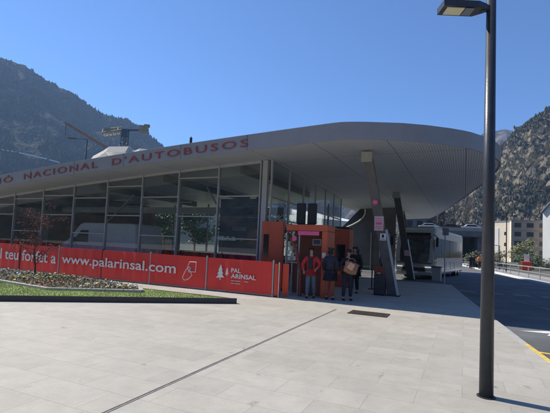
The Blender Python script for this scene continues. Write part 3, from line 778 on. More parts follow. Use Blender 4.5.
# litter bin behind the column
bn = thing('litter_bin', 'dark litter bin with rust coloured top standing beside the front canopy column', 'litter bin', (4.15, 15.9, 0), ROT)
mb = MB(); mb.box((0, 0, .42), (.42, .36, .8), bev=.03); mb.build('body', 'darksteel', bn)
mb = MB(); mb.box((0, 0, .98), (.42, .36, .26), bev=.03); mb.build('hood', 'rust', bn)
mb = MB()
for x in (-.18, .18): mb.box((x, 0, .45), (.03, .34, .9))
mb.build('frame', 'black', bn)

# ------------------------------------------------------------------ street lamp in the foreground
lp = thing('street_lamp', 'tall dark blue-grey street lamp with flat head close to the viewer on the plaza', 'street lamp', (2.64, 5.06, 0))
mb = MB(); mb.bar((0, 0, 0), (0, 0, 5.25), .080, .055, n=40); mb.build('pole', 'pole', lp, True)
mb = MB(); mb.bar((0, 0, 0), (0, 0, .012), .105, n=32); mb.build('base_ring', 'darksteel', lp)
Lh = thing  # head: flat tapered box reaching left
head = MB()
hd = V((-1, -.02, 0)).normalized(); nv = V((0, 1, 0))
# arm stub
head.beam((-.03, 0, 4.855), (-.14, 0, 4.83), .07, .06)
pts = [(-.07, -.05, .05), (-.20, -.11, .05), (-.645, -.11, .04), (-.65, .11, .04), (-.20, .11, .05), (-.07, .05, .05)]
top = [head.bm.verts.new((x, y, 4.88)) for x, y, h in pts]; bot = [head.bm.verts.new((x, y, 4.80 + (.02 if i in (0, 5) else 0))) for i, (x, y, h) in enumerate(pts)]
head.bm.faces.new(top); head.bm.faces.new(bot[::-1])
for i in range(6): head.bm.faces.new((top[i], bot[i], bot[(i + 1) % 6], top[(i + 1) % 6]))
hd_o = head.build('lamp_head', 'pole', lp)
mb = MB(); mb.box((-.48, 0, 4.796), (.22, .16, .012), bev=.003); mb.build('led_panel', 'yellow', hd_o)
mb = MB(); mb.box((-.30, 0, 4.796), (.11, .16, .010), bev=.003); mb.build('driver_plate', 'ledgrey', hd_o)
for o_ in (hd_o,):
    pass

# ------------------------------------------------------------------ coach
def coach(label, loc, rz):
    t = thing('coach', label, 'coach', loc, rz)      # local: front at y=0 facing -y, body runs +y
    Lc = 12.2; w = 1.27
    prof = [(.12, .28), (.0, .9), (.05, 1.3), (.42, 2.9), (.75, 3.42), (1.3, 3.55), (Lc - .3, 3.55), (Lc, 3.2), (Lc, .35), (Lc - .3, .28)]
    mb = MB(); mb.side_prism(prof, -w, w, .17); mb.build('body', 'buswhite', t, False)
    # windscreen: curved glass plate proud of the front
    mb = MB(); rows = []
    for j in range(7):
        f = j / 6; z = 1.18 + f * 1.78; y = .03 + max(0, z - 1.3) * .235 - .02; row = []
        for i in range(11):
            hw = 1.13 * (1 - .10 * f ** 3 - .06 * (1 - f) ** 4); x = -hw + 2 * hw * i / 10; row.append(mb.bm.verts.new((x, y - .03 + .10 * abs(x / 1.13) ** 3, z)))
        rows.append(row)
    for a, b in zip(rows, rows[1:]):
        for i in range(10): mb.bm.faces.new((a[i], a[i + 1], b[i + 1], b[i]))
    ws = mb.build('windscreen', 'windscreen', t, True)
    mb = MB(); mb.box((0, .36, 3.08), (2.0, .04, .2), rot=Matrix.Rotation(-.45, 3, 'X')); mb.build('destination_display', 'black', t)
    mb = MB(); mb.box((-.35, .325, 3.02), (.9, .02, .06), rot=Matrix.Rotation(-.3, 3, 'X')); mb.build('display_text', 'white', t)
    mb = MB(); mb.bar((0.05, -.06, 1.2), (.6, .0, 2.0), .014, n=5); mb.bar((-.9, -.06, 1.2), (-.3, 0, 1.95), .014, n=5); mb.build('wiper', 'black', t)
    for sx in (-1, 1):
        mb = MB(); mb.box((sx * .93, .0, .86), (.40, .10, .07), rot=Matrix.Rotation(sx * .12, 3, 'Z'), bev=.03); mb.build('headlight', 'running_light', t)
        mb = MB(); mb.box((sx * .98, .02, .55), (.32, .10, .08), bev=.02); mb.build('fog_light', 'headlight', t)
        mb = MB(); mb.bar((sx * 1.2, .35, 3.05), (sx * 1.48, .0, 2.9), .03); mb.box((sx * 1.50, -.03, 2.55), (.16, .1, .62), bev=.03); mb.build('mirror', 'black', t)
        mb = MB(); mb.side_prism([(.85, 1.25), (1.05, 1.25), (1.05, 2.95), (.85, 2.95)], sx * (w + .001) - .006, sx * (w + .001) + .006); mb.build('pillar', 'buswhite', t)
        for k in range(7):
            y0 = 1.12 + k * 1.5; mb = MB(); mb.box((sx * (w + .004), y0 + .73, 2.18), (.014, 1.43, 1.35), bev=.004); mb.build('side_window', 'busglass', t)
        mb = MB(); mb.box((sx * (w + .006), 6.2, .62), (.02, 3.4, .03)); mb.box((sx * (w + .006), 6.2, 1.18), (.02, 3.4, .03))
        for y in (4.5, 6.2, 7.9): mb.box((sx * (w + .006), y, .9), (.02, .02, .56))
        mb.build('luggage_hatch', 'steel', t)
        for y in (2.6, 8.9, 10.1): wheel(t, sx * 1.1, y, .5, .3)
    mb = MB(); mb.box((w + .008, .62, 1.6), (.02, .75, 2.3), bev=.005); dr = mb.build('door', 'busglass', t)
    mb = MB(); mb.box((0, .02, .42), (2.4, .1, .2), bev=.03); mb.box((0, -.005, .98), (1.1, .05, .10)); mb.build('bumper', 'steel', t)
    mb = MB(); mb.box((0, -.03, 1.12), (2.3, .03, .05)); mb.box((0, -.005, .70), (1.5, .03, .22)); mb.build('grille', 'darksteel', t)
    mb = MB(); mb.box((0, 1.4, 1.55), (2.1, .7, .35)); mb.build('dashboard', 'darksteel', t)
    mb = MB(); mb.box((0, -.04, .50), (.52, .02, .11)); mb.build('number_plate', 'white', t)
    mb = MB(); mb.box((0, 3.5, 3.64), (1.7, 2.4, .2), bev=.06); mb.build('roof_unit', 'buswhite', t)
    return t
# front right corner (image right) at (10.58, 27.2)
cdir = radians(-33)
fc = V((10.58, 27.2, 0)) + V((-cos(cdir), -sin(cdir), 0)) * 1.27
coach('silver white coach parked nose first under the canopy, headlights facing the plaza', (fc.x, fc.y, -.12), cdir)

# ------------------------------------------------------------------ post and box in front of the coach
sp_ = thing('bus_stop_pole', 'thin grey bus stop pole with small plate in front of the coach', 'bus stop pole', (9.36, 22.46, 0))
mb = MB(); mb.bar((0, 0, 0), (0, 0, 3.2), .035, n=12); mb.build('pole', 'steel', sp_)
mb = MB(); mb.box((0, -.05, 2.9), (.34, .03, .4), bev=.01); mb.build('plate', 'ledgrey', sp_)
bx = thing('utility_box', 'low grey utility box beside the front wheel of the coach', 'utility box', (10.2, 25.6, 0), cdir)
mb = MB(); mb.box((0, 0, .42), (.5, .4, .84), bev=.02); mb.build('cabinet', 'steel', bx)
mb = MB(); mb.box((0, 0, .86), (.58, .48, .05)); mb.build('lid', 'darksteel', bx)

# ------------------------------------------------------------------ far side: fence, lamps, bin
fn = thing('roadside_railing', 'grey metal railing along the far pavement of the road', 'railing', (*K(10, 8.2), 0), math.atan2(RAD.y, RAD.x))
mb = MB(); mb.bar((-12, 0, .92), (90, 0, .92), .035, n=6); mb.build('top_rail', 'steel', fn)
mb = MB(); mb.bar((-12, 0, .5), (90, 0, .5), .02, n=6); mb.bar((-12, 0, .15), (90, 0, .15), .02, n=6); mb.build('lower_rail', 'steel', fn)
mb0 = MB(); mb0.box((0, 0, .46), (.06, .06, .93)); p0 = mb0.build('post', 'steel', fn); p0.location = (-12, 0, 0)
for k in range(1, 35):
    c = p0.copy(); C.objects.link(c); c.parent = fn; c.location = (-12 + 3 * k, 0, 0)
def lamp2(label, loc, h, arm, name='road_lamp', grp=None, m='darksteel'):
    t = thing(name, label, 'street lamp', loc, 0, grp)
    mb = MB(); mb.bar((0, 0, 0), (0, 0, h), .07, .045, n=10); mb.build('pole', m, t)
    mb = MB(); mb.beam((0, 0, h - .02), (arm, 0, h + .02), .05, .05); mb.box((arm * 1.15, 0, h + .02), (abs(arm) * .55, .28, .08)); mb.build('lamp_head', m, t)
    return t
lamp2('thin dark lamp post before the tan apartment block, across the road', (25.2, 44.5, 0), 6.0, -.5)
lamp2('distant street lamp with short arm, seen above the roof lettering on the left', (-21.25, 45, 0), 12.6, -1.5)
lamp2('short thin lamp post at the far railing just right of the near lamp pole', (28.3, 51.5, 0), 3.0, -.4)
rb = thing('red_recycling_container', 'red container with a white panel on top, beyond the road railing', 'container', (37.0, 60, -.2), -.55)
mb = MB(); mb.box((0, 0, .65), (1.3, 1.0, 1.3), bev=.06); mb.build('body', 'orangered', rb)
mb = MB(); mb.box((0, 0, 1.8), (.62, .2, 1.0), bev=.02); mb.build('panel', 'white', rb)

# ------------------------------------------------------------------ buildings on the right
def block(name, label, loc, rz, w, d, h, wallm, sidem, floors, bays, cat='building', pit=0.0, winw=.55, roofm='roofgrey', front=True):
    t = thing(name, label, cat, loc, rz)       # local: front at y=0 facing -y, x from 0 to w
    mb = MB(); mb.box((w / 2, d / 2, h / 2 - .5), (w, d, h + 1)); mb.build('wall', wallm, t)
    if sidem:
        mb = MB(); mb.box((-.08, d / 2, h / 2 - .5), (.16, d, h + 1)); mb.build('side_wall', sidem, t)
    mb = MB(); mb.box((w / 2, d / 2, h + .16), (w + .5, d + .5, .32)); rf = mb.build('roof', roofm, t)
    if front:
        fh = h / floors; bw = w / bays; kk_ = 0
        for f in range(floors):
            for b in range(bays):
                if kk_ >= 90: break
                kk_ += 1
                x = bw * (b + .5); z = fh * (f + .52)
                mb = MB(); mb.box((x, .0, z), (bw * winw, .10, fh * .5)); wi = mb.build('window', 'glassdark', t)
                mb = MB(); mb.box((x, -.07, z - fh * .27), (bw * winw * 1.1, .16, .1)); mb.build('sill', wallm, wi)
    return t
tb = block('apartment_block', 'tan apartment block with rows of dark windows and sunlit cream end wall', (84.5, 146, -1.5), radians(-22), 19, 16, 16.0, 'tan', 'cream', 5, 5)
for f in range(1, 5):
    mb = MB(); mb.box((9.5, -.12, 3.2 * f - .15), (19, .24, .18)); mb.build('floor_band', 'concrete', tb)
# cream end volume with white billboard
EM = Matrix.Translation((-.2, 3.5, 0)) @ Matrix.Rotation(radians(-40), 4, 'Z')
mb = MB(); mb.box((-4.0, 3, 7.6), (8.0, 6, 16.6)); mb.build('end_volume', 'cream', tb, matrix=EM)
mb = MB(); mb.box((-5.6, -.09, 8.2), (3.0, .14, 11)); mb.build('white_panel', 'housewhite', tb, matrix=EM)
mb = MB()
for k in range(3): mb.box((-1.6, -.02, 3.6 + 4 * k), (.7, .06, 1.2))
mb.build('window', 'glassdark', tb, matrix=EM)
mb = MB(); mb.box((-4, 3, 16.1), (8.3, 6.3, .4)); mb.build('parapet', 'roofgrey', tb, matrix=EM)
wb_ = thing('white_building', 'white walled building with a sloping roof edge at the right border', 'building', (91, 139, -1.5), radians(-64))
mb = MB(); mb.side_prism([(0, 0), (0, 18.5), (5, 24), (14, 26), (14, 0)], 0, 30); mb.build('wall', 'housewhite', wb_, matrix=Matrix.Rotation(radians(-90), 4, 'Z') @ Matrix.Scale(-1, 4, (1, 0, 0)) if False else Matrix(((0, 1, 0, 0), (1, 0, 0, 0), (0, 0, 1, 0), (0, 0, 0, 1))))
mb = MB()
for k in range(3): mb.box((6 + 4.2 * k, -.05, 9), (2.2, .12, 2.4))
mb.build('window', 'glassdark', wb_)
mb = MB(); mb.beam((-.2, 12, 18.7), (5, 12, 24.2), 26, .3); mb.build('roof', 'roofgrey', wb_)

# viaduct with parked cars, grey wall under it
vd = thing('viaduct', 'grey concrete road viaduct with a dark opening beneath, beyond the coach', 'viaduct', (36, 88, 0), radians(-14))
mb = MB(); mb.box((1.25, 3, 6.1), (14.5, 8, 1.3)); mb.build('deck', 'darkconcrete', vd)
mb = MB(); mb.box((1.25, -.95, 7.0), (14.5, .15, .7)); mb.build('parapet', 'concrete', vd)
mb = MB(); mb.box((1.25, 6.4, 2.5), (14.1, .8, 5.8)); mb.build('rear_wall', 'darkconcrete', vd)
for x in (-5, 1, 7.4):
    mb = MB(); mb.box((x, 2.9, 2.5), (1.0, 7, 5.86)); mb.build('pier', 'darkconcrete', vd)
def car(label, loc, rz, col):
    t = thing('parked_car', label, 'car', loc, rz, 'cars parked on the viaduct')
    mb = MB(); mb.side_prism([(-2.1, .3), (-2.1, .85), (-1.5, .95), (-.9, 1.4), (.7, 1.4), (1.5, .95), (2.1, .8), (2.15, .3)], -.85, .85, .06); mb.build('body', col, t)
    for sx in (-1, 1):
        mb = MB(); mb.side_prism([(-1.3, .97), (-.85, 1.33), (.62, 1.33), (1.2, .97)], sx * .853 - .004, sx * .853 + .004); mb.build('side_window', 'busglass', t)
        for y in (-1.3, 1.35): wheel(t, sx * .76, y, .31, .2)
    mb = MB(); mb.box((0, 1.13, 1.17), (1.4, .02, .5), rot=Matrix.Rotation(1.05, 3, 'X')); mb.build('windscreen', 'busglass', t)
    return t
for i, (x, col, lb) in enumerate(((-2.6, 'white', 'white car parked leftmost on the viaduct'), (1.8, 'darksteel', 'dark car parked second on the viaduct beyond the canopy edge'), (6.0, 'white', 'white car on the viaduct close to the near lamp pole'))):
    p = V((36, 88, 6.75)) + Matrix.Rotation(radians(-14), 3, 'Z') @ V((x, 1.2, 0)); car(lb, tuple(p), radians(-14 - 90), col)
hb = block('grey_terrace_building', 'dark grey flat building above the viaduct, half hidden by the canopy', (33, 104, 0), radians(-14), 9.5, 8, 14, 'darkconcrete', None, 4, 4, roofm='concrete')

# vegetation across the road
sp = [(29, 58), (33, 62), (41, 66), (46, 68), (52, 74), (38, 75), (60, 80), (67, 92), (48, 90), (75, 100)]
lbs = ['low green bush left of the red container', 'low bush right behind the red container', 'round bush right of the red container', 'rightmost near bush before the white building',
       'bush below the white building wall', 'bush behind the red container towards the apartment block', 'bush at the foot of the white building', 'far bush at the right edge before the white building', 'bush below the tan apartment block', 'farthest bush at the right border']
for i, (x, y) in enumerate(sp):
    tree('bush', lbs[i], (x, y, -.3), 1.3 + (i % 3) * .4, 2.0, 'leafolive' if i % 2 else 'leafgreen', 'barkgrey', 1500, .16, 'bush', 'bushes across the road', .06, base=.08, seed=20 + i, twigs=15, clear=.02)
tree('yellow_green_tree', 'yellow green leafy tree in front of the tan apartment block', (68, 112, -1), 6.2, 3.2, 'leafyellow', 'barkgrey', 1500, .24, seed=5, trunk_r=.18)
for i, (x, y, z, h, lb) in enumerate(((44, 100, 0, 16, 'bare grey tree above the viaduct, left of the near lamp pole'), (47.5, 103, 0, 17, 'bare tree above the viaduct close behind the near lamp pole'), (40, 101, 0, 15.5, 'bare tree at the canopy edge above the viaduct'))):
    tree('bare_tree', lb, (x, y, z), h, 3.0, 'leafdark', 'barkgrey', 260, .2, seed=40 + i, trunk_r=.2, twigs=45)

# behind the hall on the left, seen through the glass
for i, (s, o, h) in enumerate(((9.5, 30, 4.5), (13, 26, 5), (12.5, 24, 6.5), (16, 25, 7), (22, 26, 8), (28, 28, 8))):
    p = P(s, o); tree('park_tree', ['green tree behind the hall, nearest the corner', 'second green tree behind the hall from the corner', 'green tree behind the hall above the van', 'green tree behind the hall left of the van', 'green tree behind the leftmost panes', 'green tree beyond the left end of the hall'][i], tuple(p), h * .75, 2.4, 'leafgreen', 'barkgrey', 1800, .2, seed=60 + i, trunk_r=.12, group='trees behind the hall')
g = MB(); g.prism([PS(7, 17), PS(45, 17), PS(45, 60), PS(7, 60)], -.2, .02); struct('lawn', g, 'grass')
wh = thing('white_house', 'bright white building seen through the side glass above the kiosk', 'building', (-3.4, 72, 0), radians(-53))
mb = MB(); mb.side_prism([(0, 0), (0, 8.6), (5, 8.1), (17, 5.9), (17, 0)], 0, 9); mb.build('wall', 'housewhite', wh, matrix=Matrix(((0, 1, 0, 0), (1, 0, 0, 0), (0, 0, 1, 0), (0, 0, 0, 1))))
mb = MB()
for k in range(4): mb.box((2.4 + 3.6 * k, -.04, 3.2), (1.1, .1, 1.3))
mb.build('window', 'glassdark', wh)

# marquee, crane, boom behind the roof on the left
pv = thing('white_marquee', 'white tensioned marquee roof with peaks showing above the station roof', 'marquee', (-15.2, 40, 0), 0)
mb = MB(); ridge = [(-2.8, 9.75), (-1.9, 10.3), (-1.3, 10.75), (.6, 10.85), (.75, 10.55), (1.2, 10.45), (1.7, 10.7), (2.4, 10.65), (3.0, 10.25)]
a = []
for x, z in ridge: a.append([mb.bm.verts.new((x, y, z + dz)) for y, dz in ((-1.2, -.8), (-.4, -.08), (0, 0), (1.2, -.3), (2.2, -1.1))])
for p, q in zip(a, a[1:]):
    for k in range(4): mb.bm.faces.new((p[k], q[k], q[k + 1], p[k + 1]))
r = bmesh.ops.solidify(mb.bm, geom=mb.bm.faces[:], thickness=.04); mb.build('canopy', 'tent', pv)
for x, y in ((-2.6, -.9), (2.7, -.9), (-2.6, 1.8), (2.7, 1.8)):
    mb = MB(); mb.bar((x, y, 0), (x, y, 9.2), .09); mb.build('post', 'steel', pv)
mb = MB(); mb.box((0, .5, 4.2), (5.2, 2.6, 8.4)); mb.build('wall', 'darkconcrete', pv)
cr = thing('tower_crane', 'blue tower crane with short pale lattice jib and counterweight above the roof on the left', 'crane', (-34.2, 90, 0), radians(8))
def lattice(mb, a, b, w, n, r=.05):
    a = V(a); b = V(b); d = (b - a); ax = d.normalized(); s1 = ax.orthogonal().normalized() * w / 2; s2 = ax.cross(s1)
    cs = [s1 + s2, s1 - s2, -s1 - s2, -s1 + s2]
    for c in cs: mb.bar(a + c, b + c, r, n=5)
    for i in range(n):
        p = a + d * i / n; q = a + d * (i + 1) / n
        for k in range(4): mb.bar(p + cs[k], q + cs[(k + 1) % 4], r * .7, n=4); mb.bar(p + cs[k], p + cs[(k + 1) % 4], r * .7, n=4)
    return mb
lattice(MB(), (0, 0, 0), (0, 0, 26), 1.1, 18, .09).build('tower', 'craneblue', cr)
mb = lattice(MB(), (-4.6, 0, 24.9), (-.6, 0, 25.8), 1.2, 5, .08); mb.box((-2.6, 0, 25.9), (3.8, .9, .25)); mb.build('jib', 'craneyellow', cr)
mb = MB(); mb.beam((-.6, 0, 25.9), (5, 0, 26.3), .5, .3); mb.build('counter_jib', 'craneblue', cr)
mb = MB(); mb.box((3.9, 0, 26.5), (2.0, 1.2, 1.5), bev=.05); mb.box((4.6, 0, 27.3), (1.2, .8, .5)); mb.build('counterweight', 'craneyellow', cr)
mb = MB(); mb.box((.1, -.7, 25.1), (1.3, 1.2, 1.7), bev=.1); mb.build('cab', 'craneblue', cr)
bo = thing('boom_crane', 'mobile crane with slanting orange boom rising left of the tower crane', 'crane', (-24, 92, 0))
mb = MB(); mb.beam((-24.2, -1, 27.3), (-12.5, -1, 20.9), .7, .55); mb.beam((-12.5, -1, 20.9), (0, 0, 13.9), 1.0, .8); mb.build('boom', 'craneorange', bo)
mb = MB(); mb.box((0, 0, 7), (2.2, 2.2, 14), bev=.1); mb.build('mast', 'craneorange', bo)
mb = MB(); mb.box((0, 0, .9), (3, 7, 1.6), bev=.1); mb.build('carrier', 'craneorange', bo)
mb = MB(); mb.bar((-24, -1, 27.2), (-24, -1, 24.4), .05, n=5); mb.build('hook_line', 'darksteel', bo)

# ------------------------------------------------------------------ mountains (real terrain)
def interp(tab, x):
    if x <= tab[0][0]: return tab[0][1]
    for (a, b), (c, d) in zip(tab, tab[1:]):
        if x <= c: t = (x - a) / (c - a); return b + (d - b) * t
    return tab[-1][1]
def terrain(name, tab, a0, a1, r0, r1, m, nA, nR, amp, seed, crag=0.0, jit=0.0, ex=1.05, ridge_n=.3, r0f=None, top_fade=.8):
    rj = random.Random(seed); mb = MB(); rows = []; off = V((seed * 13.7, seed * 7.1, 0))
    for i in range(nA + 1):
        az = a0 + (a1 - a0) * i / nA; e = interp(tab, az); en = ridge_n * (noise.noise(V((az * 1.3, seed, 0))) + .5 * noise.noise(V((az * 4.1, seed, 3))) + .25 * noise.noise(V((az * 11, seed, 5))))
        zr = r1 * math.tan(radians(e)); row = []; rr0 = r0 if r0f is None else r0f(az)
        for j in range(nR + 8):
            t = j / nR; r = rr0 + (r1 - rr0) * t; A = radians(az); x, y = sin(A) * r, cos(A) * r
            if t <= 1:
                z = zr * t ** ex + r1 * math.tan(radians(en)) * t ** 7
                q = V((x, y, 0)) / 120 + off
                spur = noise.fractal(q, 1.0, 2.1, 6) + .5 * (1 - abs(noise.noise(q * 1.7)) * 2)
                fade = min(1, t * 4) * (1 - max(0, (t - top_fade) / (1 - top_fade)) ** 1)
                z += amp * spur * fade
                if crag:
                    q2 = V((x, y, z * 1.2 + 14 * noise.noise(V((x, y, 0)) / 30))) / 12 + off; c1 = noise.voronoi(q2)[0][0]; c2 = noise.fractal(V((x, y, z)) / 7 + off, .8, 2.2, 4)
                    z += crag * (1.2 - c1 * 2.2 + c2 * .8) * fade
            else: z = (zr + r1 * math.tan(radians(en))) * (1 - (t - 1) * 2.2)
            if jit and t < 1.0: z += jit * (rj.random() ** 2) * min(1, t * 6) * max(.25, .5 + noise.noise(V((x, y, 0)) / 25) * 2)
            row.append(mb.bm.verts.new((x, y, z - .5)))
        rows.append(row)
    for a, b in zip(rows, rows[1:]):
        for j in range(len(a) - 1): mb.bm.faces.new((a[j], b[j], b[j + 1], a[j + 1]))
    return struct(name, mb, m)
Ltab = [(-102, 16), (-75, 22), (-45.4, 20.6), (-40.7, 20.4), (-35.2, 19.9), (-32.8, 19.7), (-30.15, 18.5), (-27.3, 17.7), (-24.4, 16.1), (-21.7, 15.6), (-20.7, 15.7), (-19.0, 14.8), (-17, 13.6), (-15.5, 12.5), (-12.9, 11.1), (-6.5, 8.9), (3, 7)]
Rtab = [(14, 1.5), (19, 5), (22, 7), (25.4, 9), (27.3, 11.2), (28.2, 12.2), (28.7, 13.2), (29.3, 14.2), (30.3, 15.4), (31.7, 16.4), (32.6, 16.9), (33.9, 17.8), (36.7, 18.9), (40.2, 20), (60, 24), (80, 24)]
Ftab = [(-20, 6), (5, 8.5), (9, 9.5), (14, 10.5), (18, 11.6), (21.8, 13.2), (25.3, 15.2), (26.5, 15.05), (27.6, 15.3), (29.2, 15.5), (30.3, 15.1), (31.9, 13.9), (38.5, 12)]
terrain('mountain', Ltab, -102, 3, 440, 760, 'hill_left', 700, 220, 15, 2, jit=1.5, ridge_n=.22)
terrain('mountain', Rtab, 14, 75, 250, 400, 'hill_right', 560, 210, 8, 5, crag=5.0, jit=1.6, ex=1.15, ridge_n=.45)
terrain('mountain', Ftab, -22, 42, 600, 1060, 'hill_far', 260, 70, 40, 9, ridge_n=.2)

terrain('mountain', [(95, 17), (130, 15), (160, 21), (185, 17), (215, 22), (240, 16), (275, 20)], 95, 275, 190, 420, 'hill_left', 200, 60, 16, 12, jit=4.0)  # unseen slope behind the viewer, added to darken the hall glass reflection
# woods on the slopes: conifers too many to count, one mesh per slope
def woods(hill, n, hmin, hmax, m, seed, thr, azr, rmin):
    R = random.Random(seed); vs0 = hill.data.vertices; nv = len(vs0); vs = []; fs = []; c = 0; tries = 0
    while c < n and tries < n * 40:
        tries += 1; p = vs0[R.randrange(nv)].co; az = math.degrees(math.atan2(p.x, p.y)); rad = hypot(p.x, p.y)
        if not (azr[0] < az < azr[1]) or rad < rmin[0] or rad > rmin[1] or p.z < 20: continue
        q = noise.fractal(V((p.x, p.y, p.z)) / 55 + V((seed, 0, 0)), 1, 2, 4)
        if q < thr + R.uniform(-.15, .15): continue
        c += 1; h = R.uniform(hmin, hmax); w = h * R.uniform(.3, .55); x = p.x + R.uniform(-2, 2); y = p.y + R.uniform(-2, 2); i = len(vs); a = R.random() * 6
        for k in range(5): vs.append((x + cos(a + k * 1.257) * w * R.uniform(.8, 1.2), y + sin(a + k * 1.257) * w * R.uniform(.8, 1.2), p.z - .5))
        for k in range(5): vs.append((x + cos(a + k * 1.257 + .5) * w * .6, y + sin(a + k * 1.257 + .5) * w * .6, p.z + h * .5))
        vs.append((x, y, p.z + h))
        for k in range(5): k2 = (k + 1) % 5; fs.append((i + k, i + k2, i + 5 + k)); fs.append((i + k2, i + 5 + k2, i + 5 + k)); fs.append((i + 5 + k, i + 5 + k2, i + 10))
    me = bpy.data.meshes.new('forest'); me.from_pydata(vs, [], fs); tag(link('forest', me, m), kind='stuff')
M['conifer'] = mat('conifer', (.016, .030, .012), .9, 0, .5, .03, spec=.1, col2=(.062, .066, .028)); M['scrub'] = mat('scrub', (.03, .036, .016), .9, 0, .5, .06, spec=.1, col2=(.085, .078, .045))
ML = bpy.data.objects['mountain']; MR = bpy.data.objects['mountain.001']
woods(ML, 15000, 1.8, 5.0, 'conifer', 3, .02, (-48, -10), (445, 758)); woods(MR, 3600, .8, 2.6, 'scrub', 8, .12, (17, 42), (252, 398))
# town side of the plaza, behind the viewer (unseen, added for its reflection in the hall glass)
bb = block('stone_apartment_block', 'tall stone coloured apartment block across the street behind the viewer', (30, -48, 0), radians(180 - 8), 26, 14, 19, 'tan', None, 6, 8)
bb = block('concrete_apartment_block', 'grey apartment block on the left behind the viewer', (-8, -52, 0), radians(180 + 6), 30, 14, 15, 'concrete', None, 5, 9)
for i, (x, y) in enumerate(((-22, -30), (-13, -33), (-4, -31), (6, -32), (15, -30))):
    tree('street_tree', ['leftmost street tree behind the viewer', 'second street tree from the left behind the viewer', 'middle street tree behind the viewer', 'fourth street tree from the left behind the viewer', 'rightmost street tree behind the viewer'][i], (x, y, 0), 7.5, 3, 'leafgreen', 'barkgrey', 1600, .25, seed=80 + i, trunk_r=.16, group='street trees behind the viewer')
# pale retaining wall of the hillside road, following the left mountain
from mathutils.bvhtree import BVHTree
mt = bpy.data.objects['mountain']; dg = bpy.context.evaluated_depsgraph_get(); bvh = BVHTree.FromObject(mt, dg)
rows = []
for i in range(25):
    t = i / 24; az = radians(-34.4 + 6.2 * t); el = radians(9.62 - .12 * t - .5 * t * t)
    hit = bvh.ray_cast(V((0, 0, 1.7)), V((sin(az) * cos(el), cos(az) * cos(el), sin(el))))
    if hit[0]: rows.append(hit[0])
if len(rows) > 2:
    for _ in range(4): rows = [rows[0]] + [(a + 2 * b + c) / 4 for a, b, c in zip(rows, rows[1:], rows[2:])] + [rows[-1]]
    mb = MB()
    for a, b in zip(rows, rows[1:]):
        dirn = V((-a.x, -a.y, 0)).normalized() * 4; mb.beam(a + dirn, b + dirn, 1.3, 1.3)
    tag(mb.build('retaining_wall', 'housewhite'), 'thin pale retaining wall of a road crossing the wooded slope on the left', 'wall')

# ------------------------------------------------------------------ people
def skinmesh(name, chains, m, parent, sub=1, smooth=True):
    verts = []; rad = []; edges = []; idx = {}; roots = []
    for ch in chains:
        prev = None
        for k, (p, rx, ry) in enumerate(ch):
            key = tuple(round(c, 4) for c in p)
            if key not in idx:
                idx[key] = len(verts); verts.append(p); rad.append((rx, ry))
                if k == 0: roots.append(idx[key])
            if prev is not None and prev != idx[key]: edges.append((prev, idx[key]))
            prev = idx[key]
    me = bpy.data.meshes.new(name); me.from_pydata(verts, edges, [])
    o = bpy.data.objects.new(name, me); C.objects.link(o)
    md = o.modifiers.new('skin', 'SKIN'); md.use_smooth_shade = True; md.branch_smoothing = .4
    for i, r in enumerate(rad): me.skin_vertices[0].data[i].radius = r
    for r in roots: me.skin_vertices[0].data[r].use_root = True
    sb = o.modifiers.new('sub', 'SUBSURF'); sb.levels = sub; sb.render_levels = sub
    bpy.context.view_layer.update()
    new = eval_mesh(o); bpy.data.objects.remove(o)
    new.name = name
    return link(name, new, m, parent, smooth)

def lerp(a, b, t): return tuple(a[i] + (b[i] - a[i]) * t for i in range(3))
def hand(wr, dr, side):
    """palm + five fingers from wrist wr in direction dr"""
    w = V(wr); d = V(dr).normalized(); sd_ = d.cross(V((0, 1, .2))).normalized(); nrm = d.cross(sd_)
    pm = w + d * .05; ch = [[(tuple(w), .024, .02), (tuple(pm), .034, .018)]]
    for k in range(4):
        o = (k - 1.5) * .018; b = w + d * .075 + sd_ * o; L = (.062, .072, .068, .052)[k]
        m1 = b + d * L * .5 + nrm * .006; e = b + d * L * .9 + nrm * .022
        ch.append([(tuple(pm + sd_ * o * .6), .012, .012), (tuple(b), .0095, .0095), (tuple(m1), .0085, .0085), (tuple(e), .0075, .0075)])
    t0 = w + d * .03 + sd_ * (.026 * side); t1 = t0 + d * .03 + sd_ * (.022 * side); t2 = t1 + d * .03 + nrm * .008
    ch.append([(tuple(w + d * .025), .014, .014), (tuple(t0), .011, .011), (tuple(t1), .010, .010), (tuple(t2), .008, .008)])
    return ch

